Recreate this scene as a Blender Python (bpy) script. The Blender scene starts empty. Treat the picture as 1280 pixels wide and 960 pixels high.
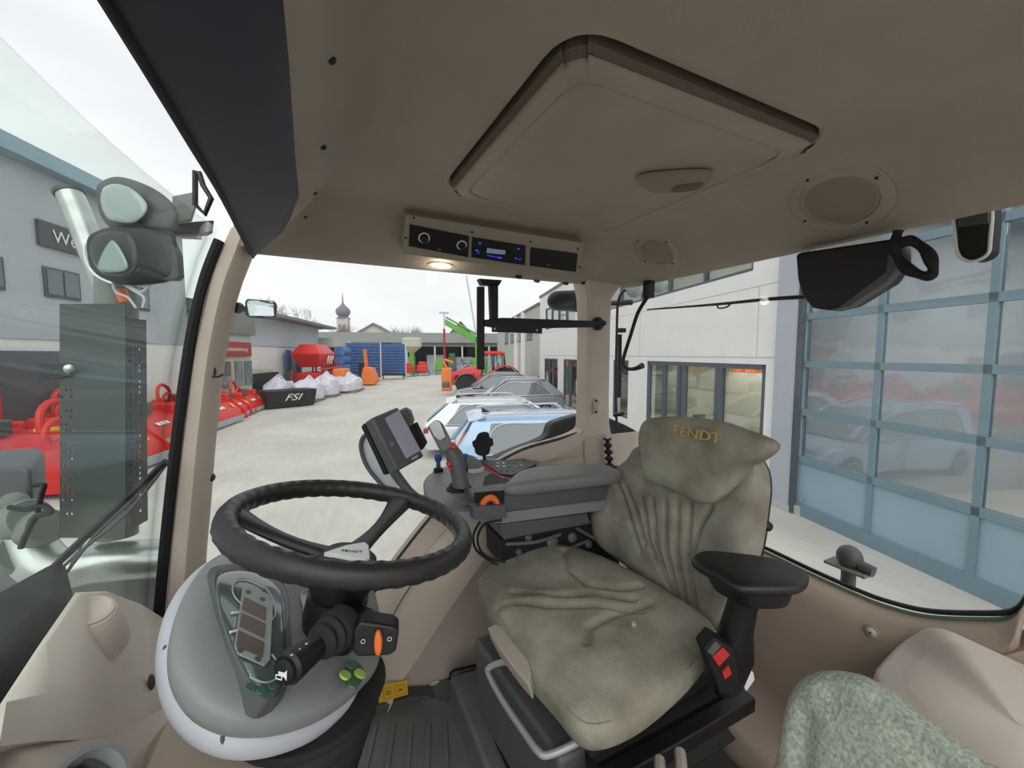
import bpy, bmesh, random
from math import *
from mathutils import Vector, Matrix
random.seed(7)
SC = bpy.context.scene; COL = SC.collection
# ------------------------------------------------------------------ camera geometry (metres, world: +X rear of tractor, +Y its right side)
F = 500.; CZ = 2.85; YAW = radians(25.6); PIT = atan(37/500.)
def ray(px, py):
    X = (px-640)/F; Z = -(py-480)/F
    f = cos(PIT)+Z*sin(PIT); u = -sin(PIT)+Z*cos(PIT)
    return Vector((X*cos(YAW)+f*sin(YAW), -X*sin(YAW)+f*cos(YAW), u))
CAM = Vector((0, 0, CZ))
def PD(px, py, d): return CAM+ray(px, py)*d
def PX(px, py, x): r = ray(px, py); return CAM+r*(x/r.x)
def PY(px, py, y): r = ray(px, py); return CAM+r*(y/r.y)
def PZ(px, py, z): r = ray(px, py); return CAM+r*((z-CZ)/r.z)
def PP(px, py, p, n):
    r = ray(px, py); return CAM+r*((Vector(p)-CAM).dot(n)/r.dot(n))
# street frame: u along the yard, v across it towards the white hall
SA = radians(16.5); DU = Vector((sin(SA), cos(SA), 0)); DV = Vector((cos(SA), -sin(SA), 0))
def S(u, v, z=0): return DU*u+DV*v+Vector((0, 0, z))
RU = pi/2-SA      # heading of +u
RV = -SA          # heading of +v
# ------------------------------------------------------------------ materials
def lin(c):
    return tuple(((x/255)/12.92 if x/255 <= .04045 else ((x/255+.055)/1.055)**2.4) for x in c)
def mat(name, c, rough=.6, metal=0., noise=0., scale=8., bump=0., bscale=None, spec=.5, c2=None, emit=0, coat=0.):
    m = bpy.data.materials.new(name); m.use_nodes = True; nt = m.node_tree; b = nt.nodes['Principled BSDF']
    L = lin(c); b.inputs['Base Color'].default_value = (*L, 1); b.inputs['Roughness'].default_value = rough
    b.inputs['Metallic'].default_value = metal; b.inputs['Specular IOR Level'].default_value = spec
    b.inputs['Coat Weight'].default_value = coat
    if emit:
        b.inputs['Emission Color'].default_value = (*L, 1); b.inputs['Emission Strength'].default_value = emit
    if noise or c2 or bump:
        tc = nt.nodes.new('ShaderNodeTexCoord')
    if noise or c2:
        n = nt.nodes.new('ShaderNodeTexNoise'); n.inputs['Scale'].default_value = scale; n.inputs['Detail'].default_value = 5
        nt.links.new(tc.outputs['Object'], n.inputs['Vector'])
        r = nt.nodes.new('ShaderNodeValToRGB'); nt.links.new(n.outputs['Fac'], r.inputs['Fac'])
        d = lin(c2) if c2 else tuple(x*(1-noise) for x in L); e = L if c2 else tuple(min(1, x*(1+noise)) for x in L)
        r.color_ramp.elements[0].position = .35; r.color_ramp.elements[1].position = .65
        r.color_ramp.elements[0].color = (*d, 1); r.color_ramp.elements[1].color = (*e, 1)
        nt.links.new(r.outputs['Color'], b.inputs['Base Color'])
    if bump:
        n2 = nt.nodes.new('ShaderNodeTexNoise'); n2.inputs['Scale'].default_value = bscale or scale*4; n2.inputs['Detail'].default_value = 3
        nt.links.new(tc.outputs['Object'], n2.inputs['Vector'])
        bp = nt.nodes.new('ShaderNodeBump'); bp.inputs['Strength'].default_value = bump; bp.inputs['Distance'].default_value = .002
        nt.links.new(n2.outputs['Fac'], bp.inputs['Height']); nt.links.new(bp.outputs['Normal'], b.inputs['Normal'])
    return m
def glass(name, tint, refl=.5, rough=.01):
    m = bpy.data.materials.new(name); m.use_nodes = True; nt = m.node_tree; nt.nodes.clear()
    o = nt.nodes.new('ShaderNodeOutputMaterial'); t = nt.nodes.new('ShaderNodeBsdfTransparent'); g = nt.nodes.new('ShaderNodeBsdfGlossy')
    t.inputs['Color'].default_value = (*tint, 1); g.inputs['Roughness'].default_value = rough
    fr = nt.nodes.new('ShaderNodeFresnel'); ge = nt.nodes.new('ShaderNodeNewGeometry'); mr = nt.nodes.new('ShaderNodeMapRange')   # same reflectance on both faces of the thin pane
    mr.inputs['To Min'].default_value = 1.45; mr.inputs['To Max'].default_value = 1/1.45; nt.links.new(ge.outputs['Backfacing'], mr.inputs['Value']); nt.links.new(mr.outputs[0], fr.inputs['IOR'])
    mu = nt.nodes.new('ShaderNodeMath'); mu.operation = 'MULTIPLY'; mu.inputs[1].default_value = refl
    mx = nt.nodes.new('ShaderNodeMixShader'); nt.links.new(fr.outputs[0], mu.inputs[0]); nt.links.new(mu.outputs[0], mx.inputs[0])
    nt.links.new(t.outputs[0], mx.inputs[1]); nt.links.new(g.outputs[0], mx.inputs[2]); nt.links.new(mx.outputs[0], o.inputs[0])
    return m
M = {}
M['beige'] = mat('beige_plastic', (188, 173, 160), .55, noise=.04, scale=6, bump=.25, bscale=500)
M['beige2'] = mat('beige_dash_plastic', (206, 195, 184), .6, noise=.03, scale=6, bump=.25, bscale=500)
M['beiged'] = mat('brown_beige_plastic', (178, 159, 144), .55, noise=.04, scale=5, bump=.25, bscale=500)
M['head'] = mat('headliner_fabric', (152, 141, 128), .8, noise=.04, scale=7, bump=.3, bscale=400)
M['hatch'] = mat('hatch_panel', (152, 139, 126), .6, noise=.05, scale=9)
M['hatchside'] = mat('hatch_shade_and_latch', (92, 80, 68), .7)  # dark brown holds the shade of the hatch sides; latch shares it
M['spk'] = mat('speaker_mesh', (140, 126, 112), .8, bump=.8, bscale=700)
M['black'] = mat('black_plastic', (22, 22, 23), .45, bump=.2, bscale=400)
M['blackm'] = mat('black_matte', (14, 14, 15), .7)
M['rubber'] = mat('black_rubber', (30, 30, 30), .75)
M['wheel'] = mat('steering_rubber', (42, 40, 40), .42, bump=.2, bscale=300)
M['dgrey'] = mat('dark_grey_plastic', (84, 84, 86), .5, bump=.2, bscale=400)
M['cgrey'] = mat('console_grey', (112, 112, 112), .5, noise=.04, bump=.2, bscale=500)
M['mgrey'] = mat('binnacle_grey', (136, 139, 138), .5, noise=.03, bump=.2, bscale=500)
M['lgrey'] = mat('light_grey_plastic', (192, 193, 200), .45)
M['stripe'] = mat('grey_stripe', (126, 127, 134), .5)
M['silver'] = mat('silver_metal', (190, 190, 190), .3, metal=.9)
M['steel'] = mat('grey_painted_tube', (168, 168, 166), .4, metal=.3)
M['seat'] = mat('seat_velour', (160, 156, 142), .95, c2=(128, 123, 109), scale=11, bump=1., bscale=260, spec=.1)
M['seat2'] = mat('speckled_velour', (176, 182, 168), .95, c2=(140, 148, 134), scale=190, bump=1., bscale=200, spec=.1)
M['screen'] = mat('display_glass', (150, 150, 165), .12, spec=.8, emit=.12)
M['orange'] = mat('orange_plastic', (228, 112, 48), .45)
M['red'] = mat('red_plastic', (196, 42, 40), .45)
M['blue'] = mat('blue_cap', (48, 78, 165), .5)
M['white'] = mat('white_print', (232, 232, 232), .5)
M['yellow'] = mat('yellow_sticker', (222, 172, 40), .6)
M['mat'] = mat('floor_mat', (98, 101, 99), .6, noise=.1, scale=12, bump=.3, bscale=120)
M['mat2'] = mat('floor_mat_dark', (72, 74, 73), .6, noise=.1, scale=12)
M['blind'] = mat('sun_blind', (36, 39, 54), .6, noise=.05, scale=4)
M['seal'] = mat('dark_green_seal', (24, 34, 28), .5)
M['sealg'] = mat('green_glass_edge', (92, 122, 98), .3)
M['chrome'] = mat('mirror_glass', (150, 155, 160), .04, metal=1.)
M['lens'] = mat('lamp_lens', (150, 165, 160), .1, spec=.9, coat=.6)
M['gscreen'] = mat('instrument_glass', (92, 104, 106), .12, spec=.7, coat=.5)
M['lcd'] = mat('lcd_brown', (112, 92, 84), .3)
M['ltrim'] = mat('cluster_trim', (168, 176, 172), .4)
M['dgreen'] = mat('dark_green_button', (60, 104, 82), .45)
M['ygreen'] = mat('lime_button', (176, 196, 96), .45)
M['taupe'] = mat('taupe_plastic', (170, 158, 148), .5)
M['tan'] = mat('tan_embroidery', (186, 154, 104), .9)
M['glow'] = mat('dome_lamp_lit', (255, 244, 220), .4, emit=2.5)
M['bluelit'] = mat('blue_display_light', (40, 70, 230), .4, emit=1.2)
M['lcdlit'] = mat('radio_lcd', (130, 140, 170), .4, emit=.25)
M['glassw'] = glass('windscreen_glass', (.93, .975, .955), .45)
M['glassr'] = glass('side_glass', (.985, .995, .985), .35)
M['glassf'] = glass('facade_glass', (.84, .89, .87), 2.0)
M['glassd'] = glass('door_pane_glass', (.84, .87, .9), 3.4, .04)
def wavy(m, sc, st):
    nt = m.node_tree; tc = nt.nodes.new('ShaderNodeTexCoord'); n = nt.nodes.new('ShaderNodeTexNoise'); n.inputs['Scale'].default_value = sc; n.inputs['Detail'].default_value = 1
    bp = nt.nodes.new('ShaderNodeBump'); bp.inputs['Strength'].default_value = st; bp.inputs['Distance'].default_value = .05
    nt.links.new(tc.outputs['Object'], n.inputs['Vector']); nt.links.new(n.outputs['Fac'], bp.inputs['Height'])
    for k in nt.nodes:
        if k.type == 'BSDF_GLOSSY': nt.links.new(bp.outputs[0], k.inputs['Normal'])
wavy(M['glassd'], 1.3, .22)
M['clear'] = glass('clear_plastic', (.9, .93, .92), .8)
# exterior
def ground_mat():
    m = mat('yard_concrete', (186, 180, 168), .9, noise=.1, scale=.35)
    nt = m.node_tree; b = nt.nodes['Principled BSDF']; tc = nt.nodes.new('ShaderNodeTexCoord')
    n = nt.nodes.new('ShaderNodeTexNoise'); n.inputs['Scale'].default_value = 6.; n.inputs['Detail'].default_value = 10; n.inputs['Roughness'].default_value = .7
    r = nt.nodes.new('ShaderNodeValToRGB'); r.color_ramp.elements[0].color = (.50, .48, .435, 1); r.color_ramp.elements[1].color = (.60, .58, .53, 1)
    r.color_ramp.elements[0].position = .3; r.color_ramp.elements[1].position = .7
    mp = nt.nodes.new('ShaderNodeMapping'); mp.inputs['Rotation'].default_value = (0, 0, .5); mp.inputs['Scale'].default_value = (1, .25, 1)
    nt.links.new(tc.outputs['Object'], mp.inputs['Vector']); nt.links.new(mp.outputs[0], n.inputs['Vector']); nt.links.new(n.outputs['Fac'], r.inputs['Fac'])
    n3 = nt.nodes.new('ShaderNodeTexNoise'); n3.inputs['Scale'].default_value = .4; n3.inputs['Detail'].default_value = 4
    nt.links.new(tc.outputs['Object'], n3.inputs['Vector'])
    mx = nt.nodes.new('ShaderNodeMix'); mx.data_type = 'RGBA'; mx.blend_type = 'MULTIPLY'; mx.inputs[0].default_value = .5
    r3 = nt.nodes.new('ShaderNodeValToRGB'); r3.color_ramp.elements[0].color = (.75, .75, .74, 1); r3.color_ramp.elements[1].color = (1.1, 1.1, 1.08, 1)
    r3.color_ramp.elements[0].position = .35; r3.color_ramp.elements[1].position = .65
    nt.links.new(n3.outputs['Fac'], r3.inputs['Fac']); nt.links.new(r.outputs[0], mx.inputs[6]); nt.links.new(r3.outputs[0], mx.inputs[7])
    nt.links.new(mx.outputs[2], b.inputs['Base Color']); return m
M['ground'] = ground_mat()
M['wwall'] = mat('white_render', (236, 235, 232), .8, noise=.02, scale=2)
M['gwall'] = mat('grey_cladding', (182, 187, 193), .7, noise=.03, scale=1)
M['sidng'] = mat('light_grey_cladding', (186, 186, 182), .7, noise=.03, scale=1)
M['pier'] = mat('grey_pier', (176, 182, 190), .6, noise=.03, scale=1)
M['frame'] = mat('blue_grey_frame', (118, 140, 152), .5, noise=.04, scale=2)
M['fpanel'] = mat('pale_blue_panel', (146, 170, 184), .35, noise=.05, scale=1.2)
M['wframe'] = mat('dark_window_frame', (82, 90, 98), .5)
M['roofg'] = mat('grey_roof', (118, 120, 116), .8, noise=.06, scale=.5)
M['bwall'] = mat('pale_blue_wall', (190, 202, 208), .8)
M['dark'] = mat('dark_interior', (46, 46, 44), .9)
M['room'] = mat('room_wall', (184, 182, 164), .9, noise=.1, scale=1)
M['mred'] = mat('implement_red', (205, 36, 28), .45, noise=.06, scale=3)
M['mdred'] = mat('machine_dark_red', (160, 30, 34), .45)
M['myel'] = mat('yellow_decal', (236, 170, 40), .5)
M['mgreen'] = mat('machine_green', (92, 160, 60), .5)
M['mdgreen'] = mat('machine_dark_green', (52, 92, 50), .5)
M['mblue'] = mat('machine_blue', (66, 104, 160), .55, noise=.15, scale=4)
M['mbluesteel'] = mat('blue_grey_tines', (78, 98, 138), .6, noise=.2, scale=6)
M['mor'] = mat('machine_orange', (226, 120, 52), .5)
M['wrap'] = mat('white_stretch_wrap', (205, 204, 214), .35, noise=.12, scale=5, bump=.8, bscale=25)
M['exh'] = mat('exhaust_steel', (186, 190, 186), .32, metal=.75, noise=.12, scale=14)
M['shield'] = mat('dark_heat_shield', (60, 68, 64), .45, noise=.1, scale=5)
M['shield2'] = mat('grey_stack', (118, 126, 120), .45, noise=.08, scale=5)
M['tyre'] = mat('tyre_rubber', (34, 34, 35), .85)
M['rim'] = mat('wheel_rim', (160, 162, 165), .35, metal=.7)
M['cglass'] = mat('car_window', (84, 94, 98), .06, spec=.9, coat=.5)
M['cblue'] = mat('pale_blue_paint', (158, 184, 212), .25, metal=.25, coat=.8)
M['cwhite'] = mat('silver_white_paint', (206, 210, 214), .25, metal=.2, coat=.8)
M['cgry'] = mat('grey_paint', (120, 124, 136), .28, metal=.4, coat=.8)
M['cdark'] = mat('dark_grey_paint', (98, 102, 108), .28, metal=.4, coat=.8)
M['taill'] = mat('tail_lamp_red', (150, 30, 35), .2, coat=.6)
M['wood'] = mat('bare_bark', (132, 124, 118), .9)
M['spire'] = mat('onion_dome_sheet', (116, 118, 124), .6)
M['tower'] = mat('tower_render', (186, 180, 170), .8)
M['hoodn'] = mat('navy_black_hood', (14, 16, 24), .75)
# ------------------------------------------------------------------ mesh gatherer
def V(*a): return Vector(a)
class G:
    def __init__(s): s.v = []; s.f = []
    def add(s, vs, fs):
        o = len(s.v); s.v += [Vector(v) for v in vs]; s.f += [tuple(i+o for i in f) for f in fs]; return s
    def box(s, c, size, rot=None):
        c = Vector(c); hx, hy, hz = [q/2 for q in size]; R = rot if rot is not None else Matrix.Identity(3)
        vs = [c+R @ Vector((x, y, z)) for x in (-hx, hx) for y in (-hy, hy) for z in (-hz, hz)]
        return s.add(vs, [(0, 1, 3, 2), (4, 6, 7, 5), (0, 4, 5, 1), (2, 3, 7, 6), (0, 2, 6, 4), (1, 5, 7, 3)])
    def prism(s, pts, ext):
        pts = [Vector(p) for p in pts]; ext = Vector(ext); n = len(pts)
        return s.add(pts+[p+ext for p in pts], [tuple(range(n))[::-1], tuple(range(n, 2*n))]+[(i, (i+1) % n, n+(i+1) % n, n+i) for i in range(n)])
    def loft(s, loops, cap=True, closed=True):
        n = len(loops[0]); vs = [p for l in loops for p in l]; fs = []
        for k in range(len(loops)-1):
            for i in range(n if closed else n-1):
                j = (i+1) % n; fs.append((k*n+i, k*n+j, (k+1)*n+j, (k+1)*n+i))
        if cap and closed: fs += [tuple(range(n))[::-1], tuple(range((len(loops)-1)*n, len(loops)*n))]
        return s.add(vs, fs)
    def tube(s, path, r, seg=10, closed=False, smooth=True, flat=1.):
        P = [Vector(p) for p in path]
        if smooth and len(P) > 2: P = catmull(P, 5, closed)
        n = len(P); loops = []; up = None
        for i in range(n):
            if closed: t = P[(i+1) % n]-P[i-1]
            else: t = P[min(i+1, n-1)]-P[max(i-1, 0)]
            t.normalize()
            if up is None:
                up = Vector((0, 0, 1)) if abs(t.z) < .9 else Vector((1, 0, 0))
            a = t.cross(up).normalized(); b = a.cross(t).normalized(); up = b
            rr = r(i/(n-1)) if callable(r) else r
            loops.append([P[i]+(a*cos(2*pi*k/seg)+b*sin(2*pi*k/seg)*flat)*rr for k in range(seg)])
        if closed: loops.append(loops[0]); return s.loft(loops, cap=False)
        return s.loft(loops)
    def cyl(s, p, q, r, seg=20, r2=None):
        p = Vector(p); q = Vector(q); t = (q-p).normalized(); up = Vector((0, 0, 1)) if abs(t.z) < .9 else Vector((1, 0, 0))
        a = t.cross(up).normalized(); b = a.cross(t); r2 = r if r2 is None else r2
        return s.loft([[c+(a*cos(2*pi*k/seg)+b*sin(2*pi*k/seg))*R for k in range(seg)] for c, R in ((p, r), (q, r2))])
    def lathe(s, prof, c, axis=(0, 0, 1), seg=24):   # prof: (radius, height)
        c = Vector(c); t = Vector(axis).normalized(); up = Vector((0, 0, 1)) if abs(t.z) < .9 else Vector((1, 0, 0))
        a = t.cross(up).normalized(); b = a.cross(t)
        return s.loft([[c+t*h+(a*cos(2*pi*k/seg)+b*sin(2*pi*k/seg))*max(R, 1e-4) for k in range(seg)] for R, h in prof])
    def ball(s, c, r, seg=16, rings=10):
        rx, ry, rz = r if hasattr(r, '__len__') else (r, r, r); c = Vector(c)
        return s.loft([[c+Vector((rx*sin(t)*cos(2*pi*k/seg), ry*sin(t)*sin(2*pi*k/seg), -rz*cos(t))) for k in range(seg)]
                       for t in [max(.02, min(pi-.02, pi*i/rings)) for i in range(rings+1)]])
def catmull(P, k, closed=False):
    out = []; n = len(P)
    for i in range(n if closed else n-1):
        p0 = P[(i-1) % n] if closed or i > 0 else P[i]; p1 = P[i]; p2 = P[(i+1) % n]; p3 = P[(i+2) % n] if closed or i+2 < n else P[i+1]
        for j in range(k):
            t = j/k; out.append(.5*((2*p1)+(p2-p0)*t+(2*p0-5*p1+4*p2-p3)*t*t+(3*p1-p0-3*p2+p3)*t**3))
    if not closed: out.append(P[-1])
    return out
def resample(P, N):
    n = len(P); L = [0]
    for i in range(n): L.append(L[-1]+(P[(i+1) % n]-P[i]).length)
    out = []; j = 0
    for k in range(N):
        d = L[-1]*k/N
        while L[j+1] < d: j += 1
        t = (d-L[j])/max(1e-9, L[j+1]-L[j]); out.append(P[j].lerp(P[(j+1) % n], t))
    return out
def pad(outline, n, tf, tb, K=22, N=110, h=None, p=5., smooth=True, g=None):
    """cushion-like solid: closed outline, front normal n, front and back heights"""
    n = Vector(n).normalized(); P = [Vector(q) for q in outline]
    if smooth: P = catmull(P, 6, True)
    P = resample(P, N); c = sum(P, Vector())/len(P)
    e1 = Vector((0, 0, 1)).cross(n)
    e1 = e1.normalized() if e1.length > .1 else Vector((1, 0, 0)); e2 = n.cross(e1)
    g = g or G(); loops = []
    ss = [sin(pi/2*k/K) for k in range(1, K+1)]
    def prof(s): return max(0, 1-s**p)**(1/2.2)
    for s in ss:                                      # front, centre outwards
        loops.append([c+(q-c)*s+n*(tf*prof(s)+(h(c+(q-c)*s)*(1 if s < .97 else 0) if h else 0)) for q in P])
    for s in ss[::-1][1:]: loops.append([c+(q-c)*s-n*tb*prof(s) for q in P])
    g.loft(loops); return g
def arc(c, e1, e2, r, a0, a1, n=16): return [Vector(c)+(Vector(e1)*cos(radians(a0+(a1-a0)*i/n))+Vector(e2)*sin(radians(a0+(a1-a0)*i/n)))*r for i in range(n+1)]
def rrect(c, e1, e2, w, h, r, n=5):
    c = Vector(c); e1 = Vector(e1); e2 = Vector(e2); out = []
    for sx, sy, a in ((1, 1, 0), (-1, 1, 90), (-1, -1, 180), (1, -1, 270)):
        q = c+e1*sx*(w/2-r)+e2*sy*(h/2-r)
        for i in range(n+1):
            t = radians(a+90*i/n); out.append(q+(e1*cos(t)+e2*sin(t))*r)
    return out
# ------------------------------------------------------------------ objects
LOC = {}
def thing(name, label, cat, loc, group=None):
    o = bpy.data.objects.new(name, None); COL.objects.link(o); o.location = loc; o.empty_display_size = .1
    o['label'] = label; o['category'] = cat
    if group: o['group'] = group
    LOC[o.name] = Vector(loc); return o
def ob(name, g, m, root=None, smooth=False, bevel=0, label=None, local=False, solid=0, ang=40):
    me = bpy.data.meshes.new(name); off = Vector((0, 0, 0)) if (local or root is None) else LOC[root.name]
    me.from_pydata([v-off for v in g.v], [], g.f); me.update()
    bm = bmesh.new(); bm.from_mesh(me); bmesh.ops.remove_doubles(bm, verts=bm.verts, dist=1e-5); bmesh.ops.recalc_face_normals(bm, faces=bm.faces); bm.to_mesh(me); bm.free()
    me.materials.append(M[m] if isinstance(m, str) else m)
    if smooth:
        for p in me.polygons: p.use_smooth = True
        me.set_sharp_from_angle(angle=radians(ang))
    o = bpy.data.objects.new(name, me); COL.objects.link(o)
    if root is not None: o.parent = root; LOC[o.name] = LOC[root.name] if not local else Vector((0, 0, 0))
    else: LOC[o.name] = Vector((0, 0, 0))
    if solid:
        s = o.modifiers.new('s', 'SOLIDIFY'); s.thickness = solid; s.offset = 0
    if bevel:
        b = o.modifiers.new('b', 'BEVEL'); b.width = bevel; b.segments = 3; b.limit_method = 'ANGLE'; b.angle_limit = radians(35)
        for p in me.polygons: p.use_smooth = True
        me.set_sharp_from_angle(angle=radians(60))
    if label: o['label'] = label
    return o
def tagm(o, label, cat, group=None, kind=None):
    o['label'] = label; o['category'] = cat
    if group: o['group'] = group
    if kind: o['kind'] = kind
    return o
def struct(name, g, m, label, cat, **k):
    o = ob(name, g, m, None, **k); o['kind'] = 'structure'; o['label'] = label; o['category'] = cat; return o
def copy_tree(o, parent=None):
    c = o.copy(); COL.objects.link(c); c.parent = parent; LOC[c.name] = LOC.get(o.name, Vector())
    for ch in list(o.children): copy_tree(ch, c)
    return c
def text(name, s, size, o, xd, yd, m, root=None, ext=.0004, align='CENTER', local=False, shear=0, wx=1):
    cu = bpy.data.curves.new(name, 'FONT'); cu.body = s; cu.size = size; cu.extrude = ext; cu.align_x = align; cu.align_y = 'CENTER'; cu.shear = shear
    t = bpy.data.objects.new(name+'_t', cu); COL.objects.link(t); dg = bpy.context.evaluated_depsgraph_get()
    me = bpy.data.meshes.new_from_object(t.evaluated_get(dg)); bpy.data.objects.remove(t)
    xd = Vector(xd).normalized(); yd = Vector(yd).normalized(); zd = xd.cross(yd).normalized(); yd = zd.cross(xd)
    off = Vector((0, 0, 0)) if (root is None or local) else LOC[root.name]
    for v in me.vertices: q = v.co; v.co = Vector(o)+xd*q.x*wx+yd*q.y+zd*q.z-off
    me.materials.clear(); me.materials.append(M[m]); ob_ = bpy.data.objects.new(name, me); COL.objects.link(ob_); ob_.parent = root
    LOC[ob_.name] = off; return ob_
def smooth01(t): t = max(0, min(1, t)); return t*t*(3-2*t)
# ================================================================== CAB SHELL
ZC = 3.27
def xfront(y): return .0-.19*max(0, min(1, (y-.75)/.65))**1.4
XR, YR, YL = 1.25, 1.41, -.16
def zc(x, y):
    a = 1-smooth01((YR-y)/.20); b = 1-smooth01((XR-x)/.26); c = 1-smooth01((x-xfront(y))/.12); d = 1-smooth01((y-YL)/.14)
    k = 1-(1-a)*(1-b)*(1-c)*(1-d)
    return ZC-.122*k
def zn(x, y):
    e = .01; return Vector((zc(x+e, y)-zc(x-e, y), zc(x, y+e)-zc(x, y-e), -2*e)).normalized()
def on_ceil(px, py, off=0.):
    r = ray(px, py); t = .2
    while t < 3:
        p = CAM+r*t
        if p.z >= zc(p.x, p.y): break
        t += .002
    p = CAM+r*t; n = zn(p.x, p.y); return p+n*off, n
# hatch outline (rounded trapezoid)
HC = V(.593, .79, ZC)
hq = [V(.302, .452, ZC), V(.895, .452, ZC), V(.895, 1.118, ZC), V(.29, 1.0, ZC)]
def roundpoly(q, r, n=6):
    out = []; k = len(q)
    for i in range(k):
        p, a, b = q[i], q[i-1], q[(i+1) % k]; u = (a-p).normalized()*r; w = (b-p).normalized()*r
        for j in range(n+1):
            t = j/n; out.append((p+u)*(1-t)**2+p*2*t*(1-t)+(p+w)*t*t)
    return out
def cast(poly, ang, c):
    d = Vector((cos(ang), sin(ang))); best = None
    for i in range(len(poly)):
        a = poly[i]-c; b = poly[(i+1) % len(poly)]-c; ax, ay, bx, by = a.x, a.y, b.x, b.y
        den = d.x*(by-ay)-d.y*(bx-ax)
        if abs(den) < 1e-12: continue
        t = (ax*(by-ay)-ay*(bx-ax))/den; s_ = (ax*d.y-ay*d.x)/den
        if t > 0 and -1e-6 <= s_ <= 1+1e-6 and (best is None or t > best): best = t
    return c+Vector((d.x*best, d.y*best, 0))
hp = roundpoly(hq, .07)
outer = [V(xfront(y), y, 0) for y in [YL+(YR-YL)*i/24 for i in range(25)]]
outer = [V(xfront(YL), YL, 0)]+outer[1:-1]+[V(xfront(YR), YR, 0), V(XR-.03, YR, 0), V(XR, YR-.03, 0), V(XR, YL, 0)]
NA = 240; angs = [2*pi*i/NA for i in range(NA)]
inn = [cast(hp, a, HC) for a in angs]; out_ = [cast(outer, a, HC) for a in angs]
g = G(); loops = []
loops.append([p.lerp(HC, .0)+V(0, 0, .1) for p in inn]); loops.append([p+V(0, 0, 0) for p in inn])
loops.append([V(p.x, p.y, ZC) + (p-HC).normalized()*.006 + V(0,0,-.004) for p in inn])
for k in range(1, 29):
    t = k/28; l = []
    for a, b in zip(inn, out_):
        q = a.lerp(V(b.x, b.y, ZC), t); l.append(V(q.x, q.y, zc(q.x, q.y)))
    loops.append(l)
loops.append([V(p.x, p.y, zc(p.x, p.y))+(V(p.x, p.y, 0)-V(HC.x, HC.y, 0)).normalized()*.03 for p in out_])
loops.append([V(p.x, p.y, 3.42)+(V(p.x, p.y, 0)-V(HC.x, HC.y, 0)).normalized()*.06 for p in out_])
loops.append([V(p.x, p.y, 3.46) for p in inn])
g.loft(loops, cap=True)
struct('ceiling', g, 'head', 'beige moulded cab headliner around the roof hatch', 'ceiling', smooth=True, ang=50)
# hatch
def insets(poly, c, f, dz): return [c+(p-c)*f+V(0, 0, dz) for p in poly]
t = thing('roof_hatch', 'large beige roof hatch panel set in the ceiling recess', 'hatch', (HC.x, HC.y, ZC))
hc = HC.copy(); hc += V(.008, .012, 0)
hp2 = catmull(roundpoly([hc+(p-HC)*.965 for p in hq], .06), 2, True); N2 = len(hp2)
g = G(); g.loft([insets(hp2, hc, 1, .0), insets(hp2, hc, 1, -.013), insets(hp2, hc, .99, -.018), insets(hp2, hc, .90, -.020), insets(hp2, hc, .89, -.015), insets(hp2, hc, .87, -.019)])
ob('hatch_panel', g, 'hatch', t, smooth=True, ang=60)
ob('hatch_seal_shade', G().loft([insets(hp, HC, 1.0, .06), insets(hp, HC, 1.0, -.004), insets(hp2, hc, 1.006, -.011), insets(hp2, hc, 1.0, -.011), insets(hp2, hc, 1.0, .06)]) if len(hp) == len(hp2) else G().loft([insets(hp2, hc, 1.03, .06), insets(hp2, hc, 1.03, -.003), insets(hp2, hc, 1.005, -.011), insets(hp2, hc, .9, -.011)]), 'hatchside', t)  # shadowed gap round the hanging panel, put into a dark colour
hh = PZ(842, 226, ZC-.023); ex = V(1, .0, 0); ey = V(0, 1, 0)
ex = (PZ(885, 222, ZC)-PZ(800, 228, ZC)).normalized(); ey = V(-ex.y, ex.x, 0)
g = pad([hh+ex*a+ey*b for a, b in ((-.085, -.04), (-.03, -.055), (.05, -.05), (.075, -.03), (.075, .03), (.03, .045), (-.05, .03))], (0, 0, -1), .018, .004, K=10, N=50)
ob('hatch_handle', g, M['spk'], t, smooth=True, label='greyish pull handle')
g = pad([hh+ex*a+ey*b+V(0, 0, -.014) for a, b in ((-.0, -.02), (.055, -.025), (.055, .012), (.0, .018))], (0, 0, -1), .008, .002, K=8, N=40)
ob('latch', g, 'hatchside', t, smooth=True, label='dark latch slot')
# speakers
def oval(c, n, rx, ry, z0, z1, e1):
    e2 = n.cross(e1).normalized(); e1 = e2.cross(n)
    return [[c+e1*cos(a)*rx*f+e2*sin(a)*ry*f+n*z for a in [2*pi*i/40 for i in range(40)]] for f, z in ((1, z0), (.99, z1), (.8, z1+.002))]
for (px, py, r, lab) in ((1048, 249, .1, 'larger round speaker cover in the rear headliner'), (820, 313, .085, 'smaller round speaker cover near the corner pillar')):
    p, n = on_ceil(px, py)
    t = thing('ceiling_speaker', lab, 'speaker', p)
    e1 = V(0, 1, 0)-n*n.y; e1.normalize(); e2 = n.cross(e1)
    g = G(); L = []
    for f, z in ((1.02, -.012), (1.02, .003), (.97, .006), (.78, .006), (.76, .001), (.76, -.012)): L.append([p+(e1*cos(a)+e2*sin(a))*r*f+n*z for a in [2*pi*i/40 for i in range(40)]])
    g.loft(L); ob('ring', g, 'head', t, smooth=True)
    g = G(); L = []
    for f, z in ((.76, -.002), (.6, .004), (.3, .007), (.02, .008)): L.append([p+(e1*cos(a)+e2*sin(a))*r*f+n*z for a in [2*pi*i/40 for i in range(40)]])
    g.loft(L); ob('grille', g, 'spk', t, smooth=True)
    for a in (20, 110, 200, 290):
        q = p+(e1*cos(radians(a))+e2*sin(radians(a)))*r*.88; ob('screw', G().cyl(q+n*.004, q+n*.009, .003, 10), 'blackm', t)
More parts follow.
